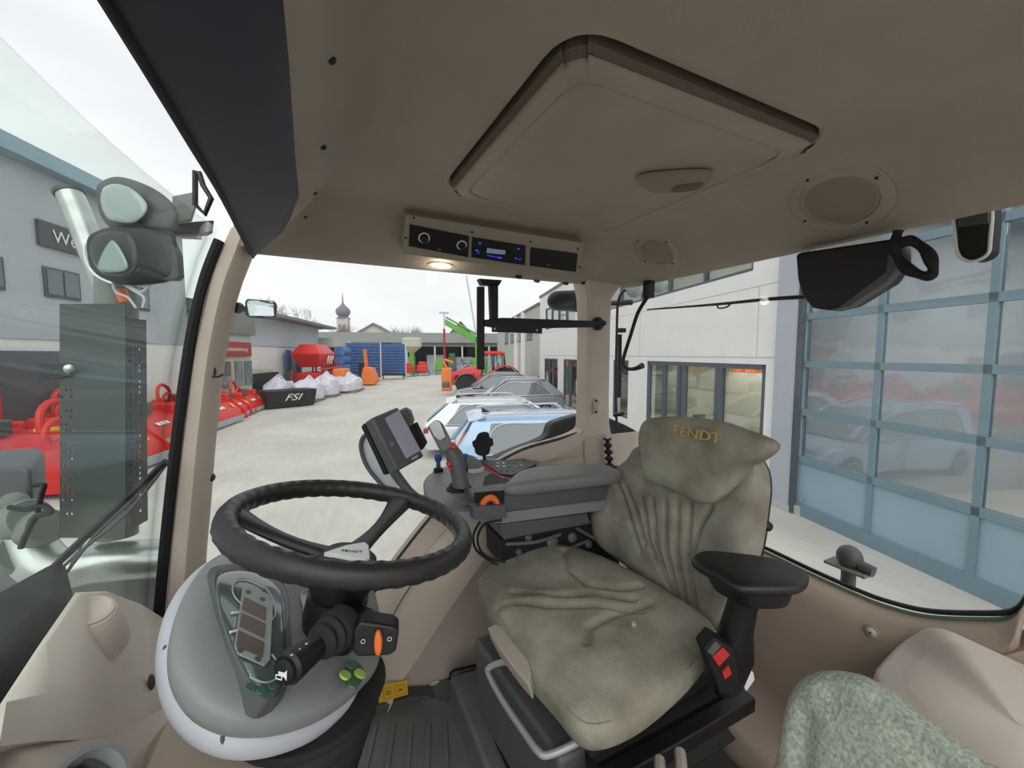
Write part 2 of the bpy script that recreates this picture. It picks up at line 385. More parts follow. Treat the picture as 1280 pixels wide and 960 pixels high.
# windows -----------------------------------------------------------
AL = [(300, 262), (283, 292), (262, 345), (240, 440), (225, 560), (212, 680), (203, 790), (200, 860)]
AR = [(322, 300), (306, 335), (290, 385), (276, 470), (266, 560), (260, 640), (254, 705), (250, 790)]
def aleft(z):
    P = [PY(*q, 1.36) for q in AL]
    if z >= P[0].z: return P[0].x
    for a, b in zip(P, P[1:]):
        if b.z <= z <= a.z: t = (a.z-z)/(a.z-b.z); return a.x+(b.x-a.x)*t
    return P[-1].x
g = G(); rows = []
for i in range(15):
    z = 1.9+(3.19-1.9)*i/14; row = []
    for j in range(17):
        y = -.12+1.47*j/16; row.append(V(aleft(z)-.012-.07*(1-((y-.65)/.75)**2), y, z))
    rows.append(row)
g.loft(rows, closed=False); struct('window_1', g, 'glassw', 'curved tinted front windscreen of the cab', 'window', smooth=True, solid=.005)
g = G(); g.tube([V(aleft(z)-.008, 1.352, z) for z in (1.85, 2.1, 2.3, 2.5, 2.7, 2.9, 3.05, 3.16)], .013, 8)
struct('trim_5', g, 'blackm', 'black rubber seal down the windscreen side of the front pillar', 'window seal', smooth=True)
# side window
YG = 1.43
sw = [(254, 745), (262, 655), (268, 560), (278, 460), (292, 378), (306, 336), (320, 319), (345, 322), (520, 337), (700, 352), (724, 357), (733, 372), (733, 525), (727, 540), (700, 552), (655, 565), (610, 590), (575, 615), (545, 645), (505, 695), (470, 745), (452, 790), (440, 850)]
swp = [PY(*q, YG) for q in sw]
g = G().prism([p+V(0, .0, 0) for p in swp], (0, .005, 0)); struct('window_2', g, 'glassr', 'clear right side glass of the cab looking onto the yard', 'window')
lower = [PY(*q, 1.405) for q in [(733, 525), (727, 540), (700, 552), (655, 565), (610, 590), (575, 615), (545, 645), (505, 695), (470, 745), (452, 790), (440, 850)]]
g = G().tube([PY(*q, 1.42) for q in [(728, 540), (700, 549), (655, 562), (610, 586), (575, 611), (545, 640), (505, 690), (470, 740), (452, 785), (440, 845)]], .009, 8); ob_ = struct('trim_6', g, 'seal', 'dark green seal along the lower edge of the side glass', 'window seal', smooth=True)
# right wall
g = G()
low2 = catmull(lower, 3); rows = []
n_ = len(low2)
def crease(z): # x of the crease between bulging panel and fender panel
    a = PY(618, 680, 1.33); b = PY(490, 868, 1.33); t = (z-a.z)/(b.z-a.z); return a.x+(b.x-a.x)*t
rows = []
for i in range(15):
    t = i/14; row = []
    for p in low2:
        zz = p.z+(1.6-p.z)*t; bul = .0
        row.append(V(p.x, 1.405-.03*smooth01(t*6)-.0*t, zz))
    rows.append(row)
g.loft([[p+V(0, .06, .0) for p in low2]]+rows+[[p+V(0, .12, 0) for p in rows[-1]]], closed=False, cap=False)
g.add([V(1.0, 1.375, 2.5), V(1.3, 1.375, 2.5), V(1.3, 1.375, 1.6), V(1.0, 1.375, 1.6)], [(0, 1, 2, 3)])
struct('wall_right', g, 'beige', 'beige moulded lower right side wall of the cab', 'wall', smooth=True, solid=.01)
# bulging diagonal moulding on the right wall
g = G(); rows = []
top = [(600, 612), (560, 660), (525, 700), (497, 745), (478, 790), (470, 850), (465, 900)]
bot = [(640, 668), (612, 690), (577, 738), (545, 785), (520, 825), (500, 855), (485, 890)]
for k in range(9):
    t = k/8; rows.append([PY(a[0], a[1], 1.375).lerp(PY(b[0], b[1], 1.31), t)-V(0, .012*sin(pi*t), 0) for a, b in zip(top, bot)])
rows.append([PY(b[0], b[1], 1.31)+V(.01, .07, 0) for b in bot])
L = [catmull(r, 4) for r in rows]; g.loft(L, closed=False)
struct('trim_7', g, 'beige', 'beige diagonal bulge moulded into the right wall', 'wall panel', smooth=True, solid=.006, ang=50)
sm = struct('trim_10', G().tube([PY(*q, 1.352) for q in ((533, 700), (515, 730), (498, 757), (484, 785))], .0022, 6), 'dgrey', 'dark diagonal panel seam on the right wall bulge', 'seam', smooth=True)
p = PY(543, 857, 1.365); t = thing('panel_bolt', 'beige round bolt cap on the right wall by the footwell', 'bolt', p)
ob('cap', G().lathe([(.014, 0), (.014, .004), (.009, .008), (.004, .009)], p, (0, -1, 0)), 'taupe', t, smooth=True)
ob('washer', G().lathe([(.02, 0), (.02, .002), (.014, .003)], p, (0, -1, 0)), 'beige2', t, smooth=True)
# floor
g = G().box((.5, .6, 1.6), (1.9, 1.75, .1)); struct('floor', g, 'mat', 'grey rubber cab floor', 'floor')
# A pillar
g = G(); L = []
for i in range(25):
    z = 3.2-(3.2-1.62)*i/24
    xl = aleft(z)
    P = [PY(*q, 1.38) for q in AR]
    xr = P[-1].x
    if z >= P[0].z: xr = P[0].x
    else:
        for a, b in zip(P, P[1:]):
            if b.z <= z <= a.z: xr = a.x+(b.x-a.x)*(a.z-z)/(a.z-b.z)
    w = xr-xl; L.append([V(xl, 1.37, z), V(xl+.008, 1.352, z), V(xl+w*.55, 1.345, z), V(xl+w*.68, 1.352, z), V(xr-.004, 1.392, z), V(xr, 1.41, z), V(xr-.01, 1.47, z), V(xl, 1.47, z)])
g.loft(L); struct('trim_1', g, 'beige', 'beige front right cab pillar leaning beside the windscreen', 'pillar', smooth=True, ang=35)
# rear corner pillar
g = G(); L = []
for (z, x0, x1) in ((3.19, .98, 1.24), (3.12, 1.0, 1.17), (3.09, 1.008, 1.15), (3.0, 1.015, 1.145), (2.62, 1.015, 1.145), (2.54, 1.012, 1.15), (2.5, 1.0, 1.16), (2.46, .93, 1.18), (2.42, .8, 1.2)):
    L.append([V(x0, 1.43, z), V(x0+.005, 1.395, z), V(x0+.02, 1.38, z), V(x1-.03, 1.38, z), V(x1, 1.40, z), V(x1+.02, 1.45, z), V(x0, 1.46, z)])
g.loft(L); struct('trim_2', g, 'beige', 'beige rear right corner pillar of the cab', 'pillar', smooth=True, ang=35)
# rear window and wall
rw = [PX(*q, 1.26) for q in [(776, 372), (773, 400), (772, 520), (780, 560), (800, 590), (840, 622), (900, 658), (965, 687), (1020, 713), (1075, 737), (1110, 750), (1160, 762), (1220, 765), (1270, 762), (1290, 740)]]
rw += [V(1.26, .1, 2.5), V(1.26, .06, 3.17), V(1.26, 1.40, 3.17), V(1.26, 1.44, 3.15)]
g = G().prism(rw, (.005, 0, 0)); struct('window_3', g, 'glassr', 'rear window glass behind the driver seat', 'window')
rwl = [p for p in rw[:15]]
g = G().tube([p+V(-.008, 0, 0) for p in [V(1.26, 1.43, 3.14)]+rwl], .006, 8); struct('trim_8', g, 'seal', 'dark seal around the rear window', 'window seal', smooth=True)
g = G().tube([p+V(-.012, 0, -.012) for p in rwl[3:]], .004, 8); struct('trim_9', g, 'sealg', 'green glass edge under the rear window', 'window seal', smooth=True)
g = G(); rows = []
lw = catmull(rwl[4:], 3)
rows.append([p+V(.03, 0, -.03) for p in lw]); rows.append([p+V(-.015, 0, -.02) for p in lw]); rows.append([p+V(-.045, 0, -.035) for p in lw]); rows.append([p+V(-.06, 0, -.07) for p in lw])
rows.append([V(1.2, p.y, 1.84) for p in lw]); rows.append([V(1.0, p.y, 1.835) for p in lw]); rows.append([V(.98, p.y, 1.82) for p in lw]); rows.append([V(.96, p.y, 1.6) for p in lw])
g.loft(rows, closed=False)
struct('wall_rear', g, 'beiged', 'brown beige lower rear wall of the cab below the rear window', 'wall', smooth=True, solid=.008, ang=50)
p = PX(1090, 790, 1.195); t = thing('panel_bolt', 'beige round bolt cap on the rear wall below the rear window', 'bolt', p)
ob('cap', G().lathe([(.011, 0), (.011, .004), (.008, .007), (.003, .008)], p, (-1, 0, 0)), 'beige2', t, smooth=True)
ob('washer', G().lathe([(.016, 0), (.016, .002), (.011, .003)], p, (-1, 0, 0)), 'beiged', t, smooth=True)
ob('slot', G().cyl(p+V(-.006, 0, 0), p+V(-.0095, 0, 0), .0022, 8), 'blackm', t)
# left rear corner pillar
g = G(); L = []
for z, w in ((3.2, .0), (2.6, .0), (2.45, .02), (2.36, .06), (2.3, .12), (2.24, .17), (2.1, .19)):
    L.append([V(1.19, -.12, z), V(1.19, .1+w, z), V(1.23, .12+w, z), V(1.29, .12+w, z), V(1.29, -.12, z)])
g.loft(L); struct('trim_3', g, 'beiged', 'beige rear left corner pillar beside the rear window', 'pillar', smooth=True)
# left fender cover
g = G()
A = [PX(1163, 772, 1.19), PZ(1120, 800, 2.19), PZ(1086, 838, 2.17), PZ(1130, 905, 2.15), PZ(1250, 1010, 2.16)]
top = A+[V(.9, -.14, 2.2), V(1.19, -.14, 2.26)]
c = sum(top, V(0, 0, 0))/len(top)
tp = catmull(roundpoly(top, .03, 3), 1, True)
g.loft([[V(p.x, p.y, 1.62)+(V(p.x, p.y, 0)-V(c.x, c.y, 0)).normalized()*.0 for p in tp], [p+V(0, 0, -.04) for p in tp], [p.lerp(c, .02)+V(0, 0, -.01) for p in tp], [p.lerp(c, .07) for p in tp], [p.lerp(c, .25)+V(0, 0, .004) for p in tp], [p.lerp(c, .28)+V(0, 0, .012) for p in tp], [p.lerp(c, .95)+V(0, 0, .014) for p in tp]])
o = struct('wall_left', g, 'beige2', 'beige left rear fender cover beside the passenger seat', 'fender cover', smooth=True, ang=50)
# window-frame below side glass & headliner strip screws
for i, (px, py) in enumerate([(415, 75), (404, 184), (394, 241), (382, 271)]):
    p, n = on_ceil(px, py); o = ob('ceiling_screw', G().lathe([(.0045, -.003), (.0045, .002), (.003, .003), (.001, .001)], p, n, 12), 'black', smooth=True)
    tagm(o, ['dark screw in the front headliner edge, nearest the top of the picture', 'dark screw in the front headliner edge, second from the top', 'dark screw in the front headliner edge, third from the top', 'dark screw in the front headliner edge, lowest by the blind corner'][i], 'screw', 'screws along the front headliner edge')
# ================================================================== STEERING
WC = V(.052, .79, 2.535); WN = V(sin(radians(13)), 0, cos(radians(13))); W1 = V(0, 1, 0); W2 = WN.cross(W1).normalized()   # W2 ~ -x
def wp(px, py, off=0.): return PP(px, py, WC+WN*off, WN)
t = thing('steering_wheel', 'black rubber steering wheel above the grey instrument binnacle', 'steering wheel', WC)
R0 = .206
g = G(); L = []; NS = 160
for i in range(NS):
    a = 2*pi*i/NS; d = W1*cos(a)+W2*sin(a); l = []
    for k in range(14):
        b = 2*pi*k/14; rr = .0165+(.0022*abs(sin(a*22)) if cos(b) < -.2 or sin(b) < -.3 else 0)
        l.append(WC+d*(R0+cos(b)*rr)+WN*sin(b)*rr*1.12)
    L.append(l)
L.append(L[0]); g.loft(L, cap=False); ob('rim', g, 'wheel', t, smooth=True)
hub = wp(433, 700, -.045)
for q in ((297, 640), (506, 622), (590-60, 712)):
    e = wp(*q); d = (e-WC).normalized(); e = WC+d*(R0-.004); s_ = hub+ (e-hub).normalized()*.02
    sd = WN.cross(d).normalized(); L = []
    for i in range(9):
        u = i/8; p = s_.lerp(e, u)-WN*(.01*sin(pi*u)); w = .024-.010*sin(pi*min(1, u*1.1))+.006*u*u; h_ = .010
        L.append([p+sd*w*cos(a)+WN*h_*sin(a) for a in [2*pi*k/12 for k in range(12)]])
    ob('spoke', G().loft(L), 'wheel', t, smooth=True)
ob('hub', G().lathe([(.05, -.05), (.055, -.02), (.05, .005), (.036, .016)], hub, WN), 'black', t, smooth=True)
bq = [PP(*q, hub+WN*.022, WN) for q in ((405, 690), (432, 681), (456, 677), (461, 681), (463, 697), (457, 700))]
hc_ = ob('hub_cap', G().prism(bq, -WN*.008), 'white', t, bevel=.002, label='silver triangular hub badge')
bc = sum(bq, V(0, 0, 0))/6
text('lettering', 'FENDT', .011, PP(440, 689, hub+WN*.0225, WN), PP(455, 690, hub, WN)-PP(425, 688, hub, WN), PP(440, 680, hub, WN)-PP(440, 695, hub, WN), 'dgrey', hc_)
# column
t = thing('steering_column', 'black steering column shroud with horn stalk and orange rocker switch', 'steering column', V(-.04, .74, 2.36))
c0 = hub-WN*.035; c1 = PP(408, 812, (-.04, .72, 2.37), (.55, 0, .83)); ax = (c1-c0).normalized()
g = G(); L = []
for u, r in ((0, .036), (.08, .048), (.2, .044), (.22, .050), (.5, .050), (.7, .046), (1.0, .042)):
    c = c0.lerp(c1, u); a_ = ax.cross(V(0, 1, 0)).normalized(); b_ = a_.cross(ax)
    L.append([c+(a_*cos(2*pi*k/24)+b_*sin(2*pi*k/24)*1.05)*r for k in range(24)])
g.loft(L); ob('shroud', g, 'black', t, smooth=True)
s0 = PD(418, 790, .585); s1 = PD(357, 838, .50); sd = (s1-s0).normalized()
ob('stalk_boot', G().lathe([(.030, -.02), (.030, .0), (.026, .005), (.028, .012), (.022, .018), (.024, .026), (.018, .034), (.014, .042)], s0, sd), 'rubber', t, smooth=True)
st = ob('stalk', G().lathe([(.012, .02), (.014, .03), (.0175, .04), (.019, .06), (.0205, (s1-s0).length-.012), (.021, (s1-s0).length-.004), (.0175, (s1-s0).length)], s0, sd), 'black', t, smooth=True, label='black stalk with white horn symbol')
ob('horn_button', G().lathe([(.0145, -.002), (.0145, .003), (.012, .005), (.001, .0055)], s1, sd), 'blackm', st, smooth=True)
# horn symbol: bell and trumpet strokes, on the stalk end
hx = sd.cross(V(0, 0, 1)).normalized(); hy = hx.cross(sd).normalized(); o_ = s1+sd*.0068
def hs(a, b): return o_+hx*a*1.25+hy*b*1.25
g = G().prism([hs(-.007, .005), hs(-.004, .002), hs(.003, .002), hs(.003, -.002), hs(-.004, -.002), hs(-.007, -.005)], sd*.0006)
g.tube([hs(.003, -.002), hs(.006, -.002), hs(.006, -.0055), hs(-.001, -.0055), hs(-.001, -.002)], .0008, 6, smooth=False)
ob('horn_symbol', g, 'white', st)
for k in range(3):
    q = s0+sd*(.062+k*.012)+hy*.0185-hx*.006; ob('stalk_mark', G().cyl(q, q+hy*.0008, .0018, 8), 'lgrey', st)
# switch pod on the right of the column
q = [PD(x, y, .575+(x-441)*.0003) for x, y in ((441, 789), (451, 777), (491, 783), (499, 789), (495, 815), (487, 820), (447, 822), (440, 815))]
n_ = (q[2]-q[1]).cross(q[6]-q[1]).normalized(); n_ = n_ if n_.dot(CAM-q[0]) > 0 else -n_
pod = ob('switch_pod', G().prism(q, -n_*.035), 'black', t, bevel=.004)
ob('pod_arm', G().loft([[c1.lerp(c0, .45)+V(.0, .0, .0)+v for v in (V(0, -.03, .03), V(.03, .0, .03), V(.03, 0, -.03), V(0, -.03, -.03))], [p-n_*.02 for p in (q[1], q[2], q[5], q[6])]]), 'black', t, bevel=.004)
cc = PD(473, 801, .583)+n_*.003; vv = (PD(473, 790, .61)-PD(473, 812, .61)); vv = (vv-n_*vv.dot(n_)).normalized(); uu = vv.cross(n_)
ob('rocker', pad([cc+uu*.006*cos(a)+vv*.019*sin(a) for a in [2*pi*k/16 for k in range(16)]], n_, .008, .002, K=8, N=30), 'orange', pod, smooth=True, label='orange rocker')
for (x, y) in ((454, 800), (487, 797)): p = PD(x, y, .577 if x < 470 else .587); ob('print_mark', G().tube(arc(p+n_*.0035, uu, vv, .0028, 0, 360, 10), .0006, 5), 'lgrey', pod)
# ================================================================== BINNACLE
BP = V(-.08, .72, 2.385); BN = V(.55, 0, .83).normalized(); BU = V(0, 1, 0); BW = BN.cross(BU)
def bp(px, py, off=0.): return PP(px, py, BP+BN*off, BN)
t = thing('instrument_binnacle', 'grey egg-shaped instrument binnacle under the steering wheel', 'dashboard', BP)
ho = [(266, 700), (238, 730), (220, 775), (216, 825), (234, 868), (268, 895), (312, 906), (365, 903), (416, 885), (454, 856), (472, 830), (474, 785), (462, 735), (430, 700), (370, 690), (310, 688)]
def cl_h(p):
    return 0
g = pad([bp(*q) for q in ho], BN, .035, .06, K=24, N=120, p=4)
ob('housing', g, 'mgrey', t, smooth=True)
tr = [(256, 706), (222, 738), (203, 785), (203, 845), (226, 895), (272, 928), (330, 935), (392, 918), (440, 885), (470, 848), (478, 812), (474, 775), (455, 730), (420, 700), (360, 688), (300, 690)]
g = pad([bp(*q, -.038) for q in tr], BN, .03, .05, K=16, N=120, p=7)
tb = ob('trim_band', g, 'lgrey', t, smooth=True, label='light grey trim band around the lower edge')
for q in ((207, 812), (279, 922)):
    p = bp(*q, -.035); ob('screw_hole', G().ball(p+BN*0+V(0, -.002, 0), (.003, .004, .008), 10, 6), 'dgrey', tb, smooth=True)
# hood ridge around cluster
co = [(272, 722), (300, 713), (330, 719), (352, 742), (357, 790), (354, 845), (342, 872), (322, 868), (303, 838), (285, 800), (273, 758)]
hd = [(262, 712), (300, 703), (338, 712), (362, 738), (366, 790), (362, 850), (344, 882), (316, 878), (292, 842), (274, 802), (262, 758)]
g = G(); a_ = resample(catmull([bp(*q, .034) for q in co], 5, True), 80); b_ = resample(catmull([bp(*q, .02) for q in hd], 5, True), 80)
g.loft([[p-BN*.025 for p in a_], a_, [p.lerp(q, .35)+BN*.006 for p, q in zip(a_, b_)], b_, [q-BN*.02 for q in b_]], cap=False)
ob('cluster_hood', g, 'dgrey', t, smooth=True)
cg = ob('instrument_cluster', pad([bp(*q, .036) for q in co], BN, .003, .003, K=8, N=60), 'gscreen', t, smooth=True, label='dark glassy gauge cluster')
k_ = .0405
lc = [(303, 733), (312, 732), (336, 744), (341, 752), (337, 826), (330, 833), (297, 818), (293, 808)]
ob('cluster_trim', G().prism([bp(*q, k_) for q in lc], BN*.0008), 'ltrim', cg)
for q in ([(305, 746), (333, 760), (332, 776), (302, 762)], [(302, 766), (332, 780), (330, 798), (299, 783)], [(298, 788), (330, 803), (328, 822), (295, 808)]):
    ob('lcd_panel', G().prism([bp(*z, k_+.0012) for z in q], BN*.0006), 'lcd', cg)
def stroke(P, r, off=k_+.001): return G().tube([bp(*q, off) for q in P], r, 6)
ob('gauge_arc', stroke([(303, 756), (293, 745), (291, 733), (299, 724), (312, 724), (330, 733), (341, 748), (345, 765), (340, 775)], .0011), 'ltrim', cg)
ob('gauge_arc', stroke([(340, 818), (349, 832), (345, 848), (330, 853), (312, 846)], .0011), 'ltrim', cg)
ob('gauge_arc', stroke([(296, 788), (288, 790)], .0016), 'white', cg); ob('gauge_arc', stroke([(298, 765), (290, 766)], .0016), 'white', cg)
for q in ((310, 740), (328, 749), (300, 813), (322, 824)): p = bp(*q, k_+.001); ob('indicator_lamp', G().cyl(p, p+BN*.001, .0042, 14), 'dgrey', cg)
for q in ((312, 860), (326, 864), (340, 858)): p = bp(*q, .0395); ob('indicator_lamp', G().cyl(p, p+BN*.002, .006, 14), 'dgreen', cg)
kp = ob('button_strip', G().prism([bp(*q, .036) for q in ((374, 744), (380, 738), (404, 738), (400, 775), (380, 775))], BN*.002), 'gscreen', t, bevel=.001)
for q in ((388, 746), (389, 754), (388, 762)): ob('print_mark', G().box(bp(*q, .039), (.004, .012, .001)), 'lgrey', kp)
kd = ob('four_way_keypad', G().prism(catmull([bp(*q, .034) for q in ((430, 838), (440, 826), (454, 838), (452, 852), (441, 863), (429, 852))], 5, True), BN*.002), 'mdgreen', t)
for (q, m_) in (((439, 832), 'dgreen'), ((431, 845), 'ygreen'), ((449, 843), 'ygreen'), ((441, 856), 'dgreen')):
    p = bp(*q, .036); ob('button', G().lathe([(.0095, 0), (.009, .003), (.001, .0035)], p, BN, 18), m_, kd, smooth=True, label='lime button' if m_ == 'ygreen' else 'dark green button')
# bellows boot
g = G(); L = []; b0 = bp(392, 862, -.06); b1 = PZ(378, 990, 1.9)
for i in range(61):
    u = i/60; c = b0.lerp(b1, u); r = .112-.015*u+.006*cos(2*pi*u*13)
    L.append([c+V(cos(a)*r, sin(a)*r*1.0, 0) for a in [2*pi*k/36 for k in range(36)]])
g.loft(L); t2 = thing('bellows_boot', 'black ribbed rubber bellows under the instrument binnacle', 'bellows', b1); ob('bellows', g, 'rubber', t2, smooth=True, ang=60)
# pedestal of the column down to the floor (beige)
t = thing('column_pedestal', 'beige floor pedestal carrying the steering column', 'pedestal', V(-.15, .8, 1.7))
g = G(); L = []
for z, sx, sy in ((1.70, .17, .25), (2.0, .15, .22), (2.1, .13, .19), (2.2, .11, .15), (2.24, .08, .11)):
    L.append([V(-.17+sx*copysign(abs(cos(a))**.5, cos(a)), .74+sy*copysign(abs(sin(a))**.5, sin(a)), z) for a in [2*pi*k/40 for k in range(40)]])
g.loft(L); ob('pedestal_body', g, 'beiged', t, smooth=True)
# ================================================================== FRONT CONSOLE
t = thing('front_console', 'beige moulded front console left of the binnacle with a vent', 'console', V(-.35, .6, 1.7))
r0 = [PX(x, y, X) for x, y, X in ((-120, 1080, -.36), (0, 885, -.36), (50, 808, -.37), (95, 742, -.38), (132, 740, -.39), (170, 754, -.40), (215, 782, -.41))]
r1 = [PX(x, y, X) for x, y, X in ((-120, 1100, -.31), (8, 880, -.31), (60, 868, -.32), (110, 862, -.325), (150, 858, -.33), (185, 855, -.335), (222, 858, -.34))]
r2 = [PX(x, y, X) for x, y, X in ((-120, 1120, -.29), (0, 931, -.29), (50, 926, -.295), (100, 924, -.30), (139, 921, -.30), (170, 906, -.31), (226, 876, -.32))]
rb = [p+V(-.03, 0, -.06) for p in r0]; rc = [p+V(-.02, 0, -.4) for p in r0]
g = G(); g.loft([rc, rb, r0, [a.lerp(b, .05)+V(.006, 0, .003) for a, b in zip(r0, r1)], r1, r2, [p+V(-.02, 0, -.01) for p in r2]], closed=False)
ob('console_top', g, 'beige2', t, smooth=True, solid=.004, ang=65)
r3 = [PX(x, y, -.305) for x, y in ((-120, 1110), (0, 929), (50, 924), (100, 922), (139, 919), (170, 904), (226, 874))]
r4 = [p+V(.05, 0, -.09) for p in r3]; r5 = [p+V(.09, 0, -.28) for p in r3]; r6 = [V(p.x+.12, p.y, 1.7) for p in r3]
ob('console_front', G().loft([r3, r4, r5, r6], closed=False), 'beige', t, smooth=True, solid=.006, ang=60)
# knob on the console
p = PX(113, 775, -.365); nn = V(.25, -.35, .9).normalized()
ob('cap_boss', G().lathe([(.055, -.06), (.048, -.03), (.032, .018), (.03, .02)], p, nn), 'beige2', t, smooth=True, ang=50)
ob('round_cap', G().lathe([(.028, .018), (.028, .024), (.024, .026), (.022, .022), (.001, .022)], p, nn), 'beige2', t, smooth=True, ang=30)
p = PX(187, 853, -.33); ob('oval_slot', G().ball(p+V(.003, 0, 0), (.006, .006, .017), 12, 8), 'dgrey', t, smooth=True)
# vent
vc = PX(92, 1014, -.235); vn = V(.75, -.1, .62).normalized(); v1 = V(0, 1, 0)-vn*vn.y; v1.normalize(); v2 = vn.cross(v1)
vt = thing('air_vent', 'grey oval air vent with black slats at the bottom left', 'air vent', vc)
def ov(f, z): return [vc+v1*cos(a)*.058*f+v2*sin(a)*.040*f+vn*z for a in [2*pi*k/40 for k in range(40)]]
ob('bezel', G().loft([ov(1.1, -.03), ov(1.1, .002), ov(1.02, .012), ov(.9, .012), ov(.84, .0), ov(.82, -.03)], cap=False), 'mgrey', vt, smooth=True)
ob('duct', G().loft([ov(.86, -.03), ov(.84, -.045)]), 'blackm', vt)
for k in range(-3, 4):
    w = .040*.8*sqrt(max(0, 1-(k*.25)**2)); ob('slat', G().box(vc+v1*k*.014-vn*.008, (.003, w*2, .022), Matrix((v1, v2, vn)).transposed()), 'dgrey', vt)
# ================================================================== DRIVER SEAT
SB = V(.62, .78, 1.75)
seat = thing('driver_seat', 'grey velour driver seat with headrest and black armrest in the middle of the cab', 'seat', SB)
def seglines(L, f): return [[f(*q) for q in P] for P in L]
def groove(lines, depth, w):
    segs = [(a, b) for P in lines for a, b in zip(P, P[1:])]
    def h(p):
        d = min(((p-(a+(b-a)*max(0, min(1, (p-a).dot(b-a)/(b-a).length_squared)))).length for a, b in segs))
        return -depth*exp(-(d/w)**2)
    return h
CN = V(-.04, -.02, 1).normalized(); CP = V(.6, .8, 2.195)
def cp(px, py, off=0.): return PP(px, py, CP+CN*off, CN)
cl = [(602, 748), (600, 722), (622, 700), (660, 690), (705, 689), (750, 702), (800, 728), (850, 758), (892, 788), (893, 806), (870, 842), (830, 880), (790, 908), (750, 922), (722, 915), (692, 880), (655, 838), (622, 790)]
gl = groove(seglines([[(705, 693), (712, 715), (735, 733), (775, 740), (800, 738)], [(640, 745), (690, 752), (740, 742), (790, 752)], [(620, 765), (680, 768), (740, 757), (800, 765)], [(733, 810), (735, 790), (765, 770), (810, 758)]], lambda x, y: cp(x, y, .03)), .012, .010)
def hcush(p):
    q = p-CP; return gl(p+CN*.03)+.018*exp(-((q.y-.03)/.05)**2)*smooth01((.62-p.x)/.15)+.006*sin(p.x*17+p.y*9)
ob('cushion', pad([cp(*q) for q in cl], CN, .042, .075, K=70, N=220, h=hcush, p=7), 'seat', seat, smooth=True, ang=180)
p = cp(792, 780, .048); ob('cushion_button', G().lathe([(.006, -.004), (.006, .002), (.004, .004), (.002, .001)], p, CN, 14), 'taupe', seat, smooth=True)
# backrest
BKN = V(-cos(radians(17)), -.06, sin(radians(17))).normalized(); BKP = V(.90, .83, 2.33)
def kp_(px, py, off=0.): return PP(px, py, BKP+BKN*off, BKN)
bl = [(806, 556), (790, 575), (768, 598), (752, 628), (748, 655), (758, 685), (790, 712), (835, 742), (875, 775), (897, 786), (915, 770), (935, 730), (950, 690), (958, 640), (961, 605), (955, 580), (935, 560), (880, 545)]
fl = []
for k, (a, b) in enumerate((((808, 625), (838, 728)), ((822, 625), (842, 738)), ((838, 625), (850, 748)), ((853, 628), (860, 755)), ((868, 632), (872, 760)))): fl.append([a, ((a[0]+b[0])/2-6, (a[1]+b[1])/2), b])
gb = groove(seglines(fl+[[(775, 600), (792, 650), (806, 690)], [(785, 608), (800, 640), (812, 680)], [(893, 635), (878, 660), (870, 690)]], lambda x, y: kp_(x, y, .03)), .014, .006)
gb2 = groove(seglines([[(866, 735), (876, 742), (872, 725)]], lambda x, y: kp_(x, y, .03)), .01, .006)
def hback(p):
    q = p-BKP; c = q.y
    return gb(p+BKN*.03)+.028*smooth01((abs(c)-.13)/.12)+.008*exp(-(c/.1)**2)
ob('backrest', pad([kp_(*q) for q in bl], BKN, .045, .05, K=70, N=240, h=hback, p=6), 'seat', seat, smooth=True, ang=180)
bk = [kp_(*q, -.05) for q in bl]; cb = sum(bk, V(0, 0, 0))/len(bk)
ob('backrest_shell', pad([p+(p-cb).normalized()*.004 for p in bk], BKN, .02, .05, K=10, N=90, p=8), 'black', seat, smooth=True)
p = kp_(957, 657, -.06); ob('recliner_knob', G().lathe([(.012, -.01), (.012, .01), (.008, .014)], p, (0, -1, .1), 16), 'black', seat, smooth=True)
# headrest
HN = V(-cos(radians(9)), -.06, sin(radians(9))).normalized()
HP = kp_(880, 600, .085)
def hp_(px, py, off=0.): return PP(px, py, HP+HN*off, HN)
hl = [(803, 560), (806, 533), (820, 522), (860, 521), (900, 526), (940, 539), (966, 550), (971, 560), (955, 574), (935, 585), (915, 608), (893, 627), (872, 627), (840, 612), (812, 600), (804, 582)]
hd_ = ob('headrest', pad([hp_(*q) for q in hl], HN, .03, .065, K=30, N=160, p=5, h=lambda p: .012*smooth01((p.z-HP.z)/.06)), 'seat', seat, smooth=True, ang=180)
text('embroidery', 'FENDT', .034, hp_(870, 543, .062), hp_(891, 547)-hp_(849, 539), hp_(870, 530)-hp_(868, 556), 'tan', hd_, ext=.0025, wx=1.25)
# armrest (near side)
AZ = 2.425
ao = [PZ(*q, AZ) for q in ((866, 706), (868, 696), (884, 692), (935, 697), (975, 704), (1006, 716), (1011, 728), (1000, 738), (965, 740), (925, 738), (893, 722))]
arm = ob('armrest', pad(ao, (0, 0, 1), .014, .016, K=18, N=90, p=6), 'black', seat, smooth=True)
ca = sum(ao, V(0, 0, 0))/len(ao)
lo = [p.lerp(ca, .18)+V(0, 0, -.006) for p in ao]; lo2 = [p.lerp(ca, .35)+V(.01, 0, -.05) for p in ao]
ob('armrest_base', G().loft([catmull(lo, 3, True), catmull(lo2, 3, True)]), 'black', arm, smooth=True)
g = G(); L = []
for px, py, w, X, d in ((948, 738, 32, .755, .05), (938, 770, 30, .76, .05), (930, 800, 34, .76, .055), (930, 835, 36, .77, .055), (922, 870, 26, .78, .04)):
    c = PX(px, py, X); a_ = PX(px-w, py, X); 
    hw = (c-a_).length*.62
    L.append([c+V(hw*cos(a), d*.5*sin(a)+.02, 0) for a in [2*pi*k/20 for k in range(20)]])
g.loft(L); ob('armrest_bracket', g, 'black', seat, smooth=True)
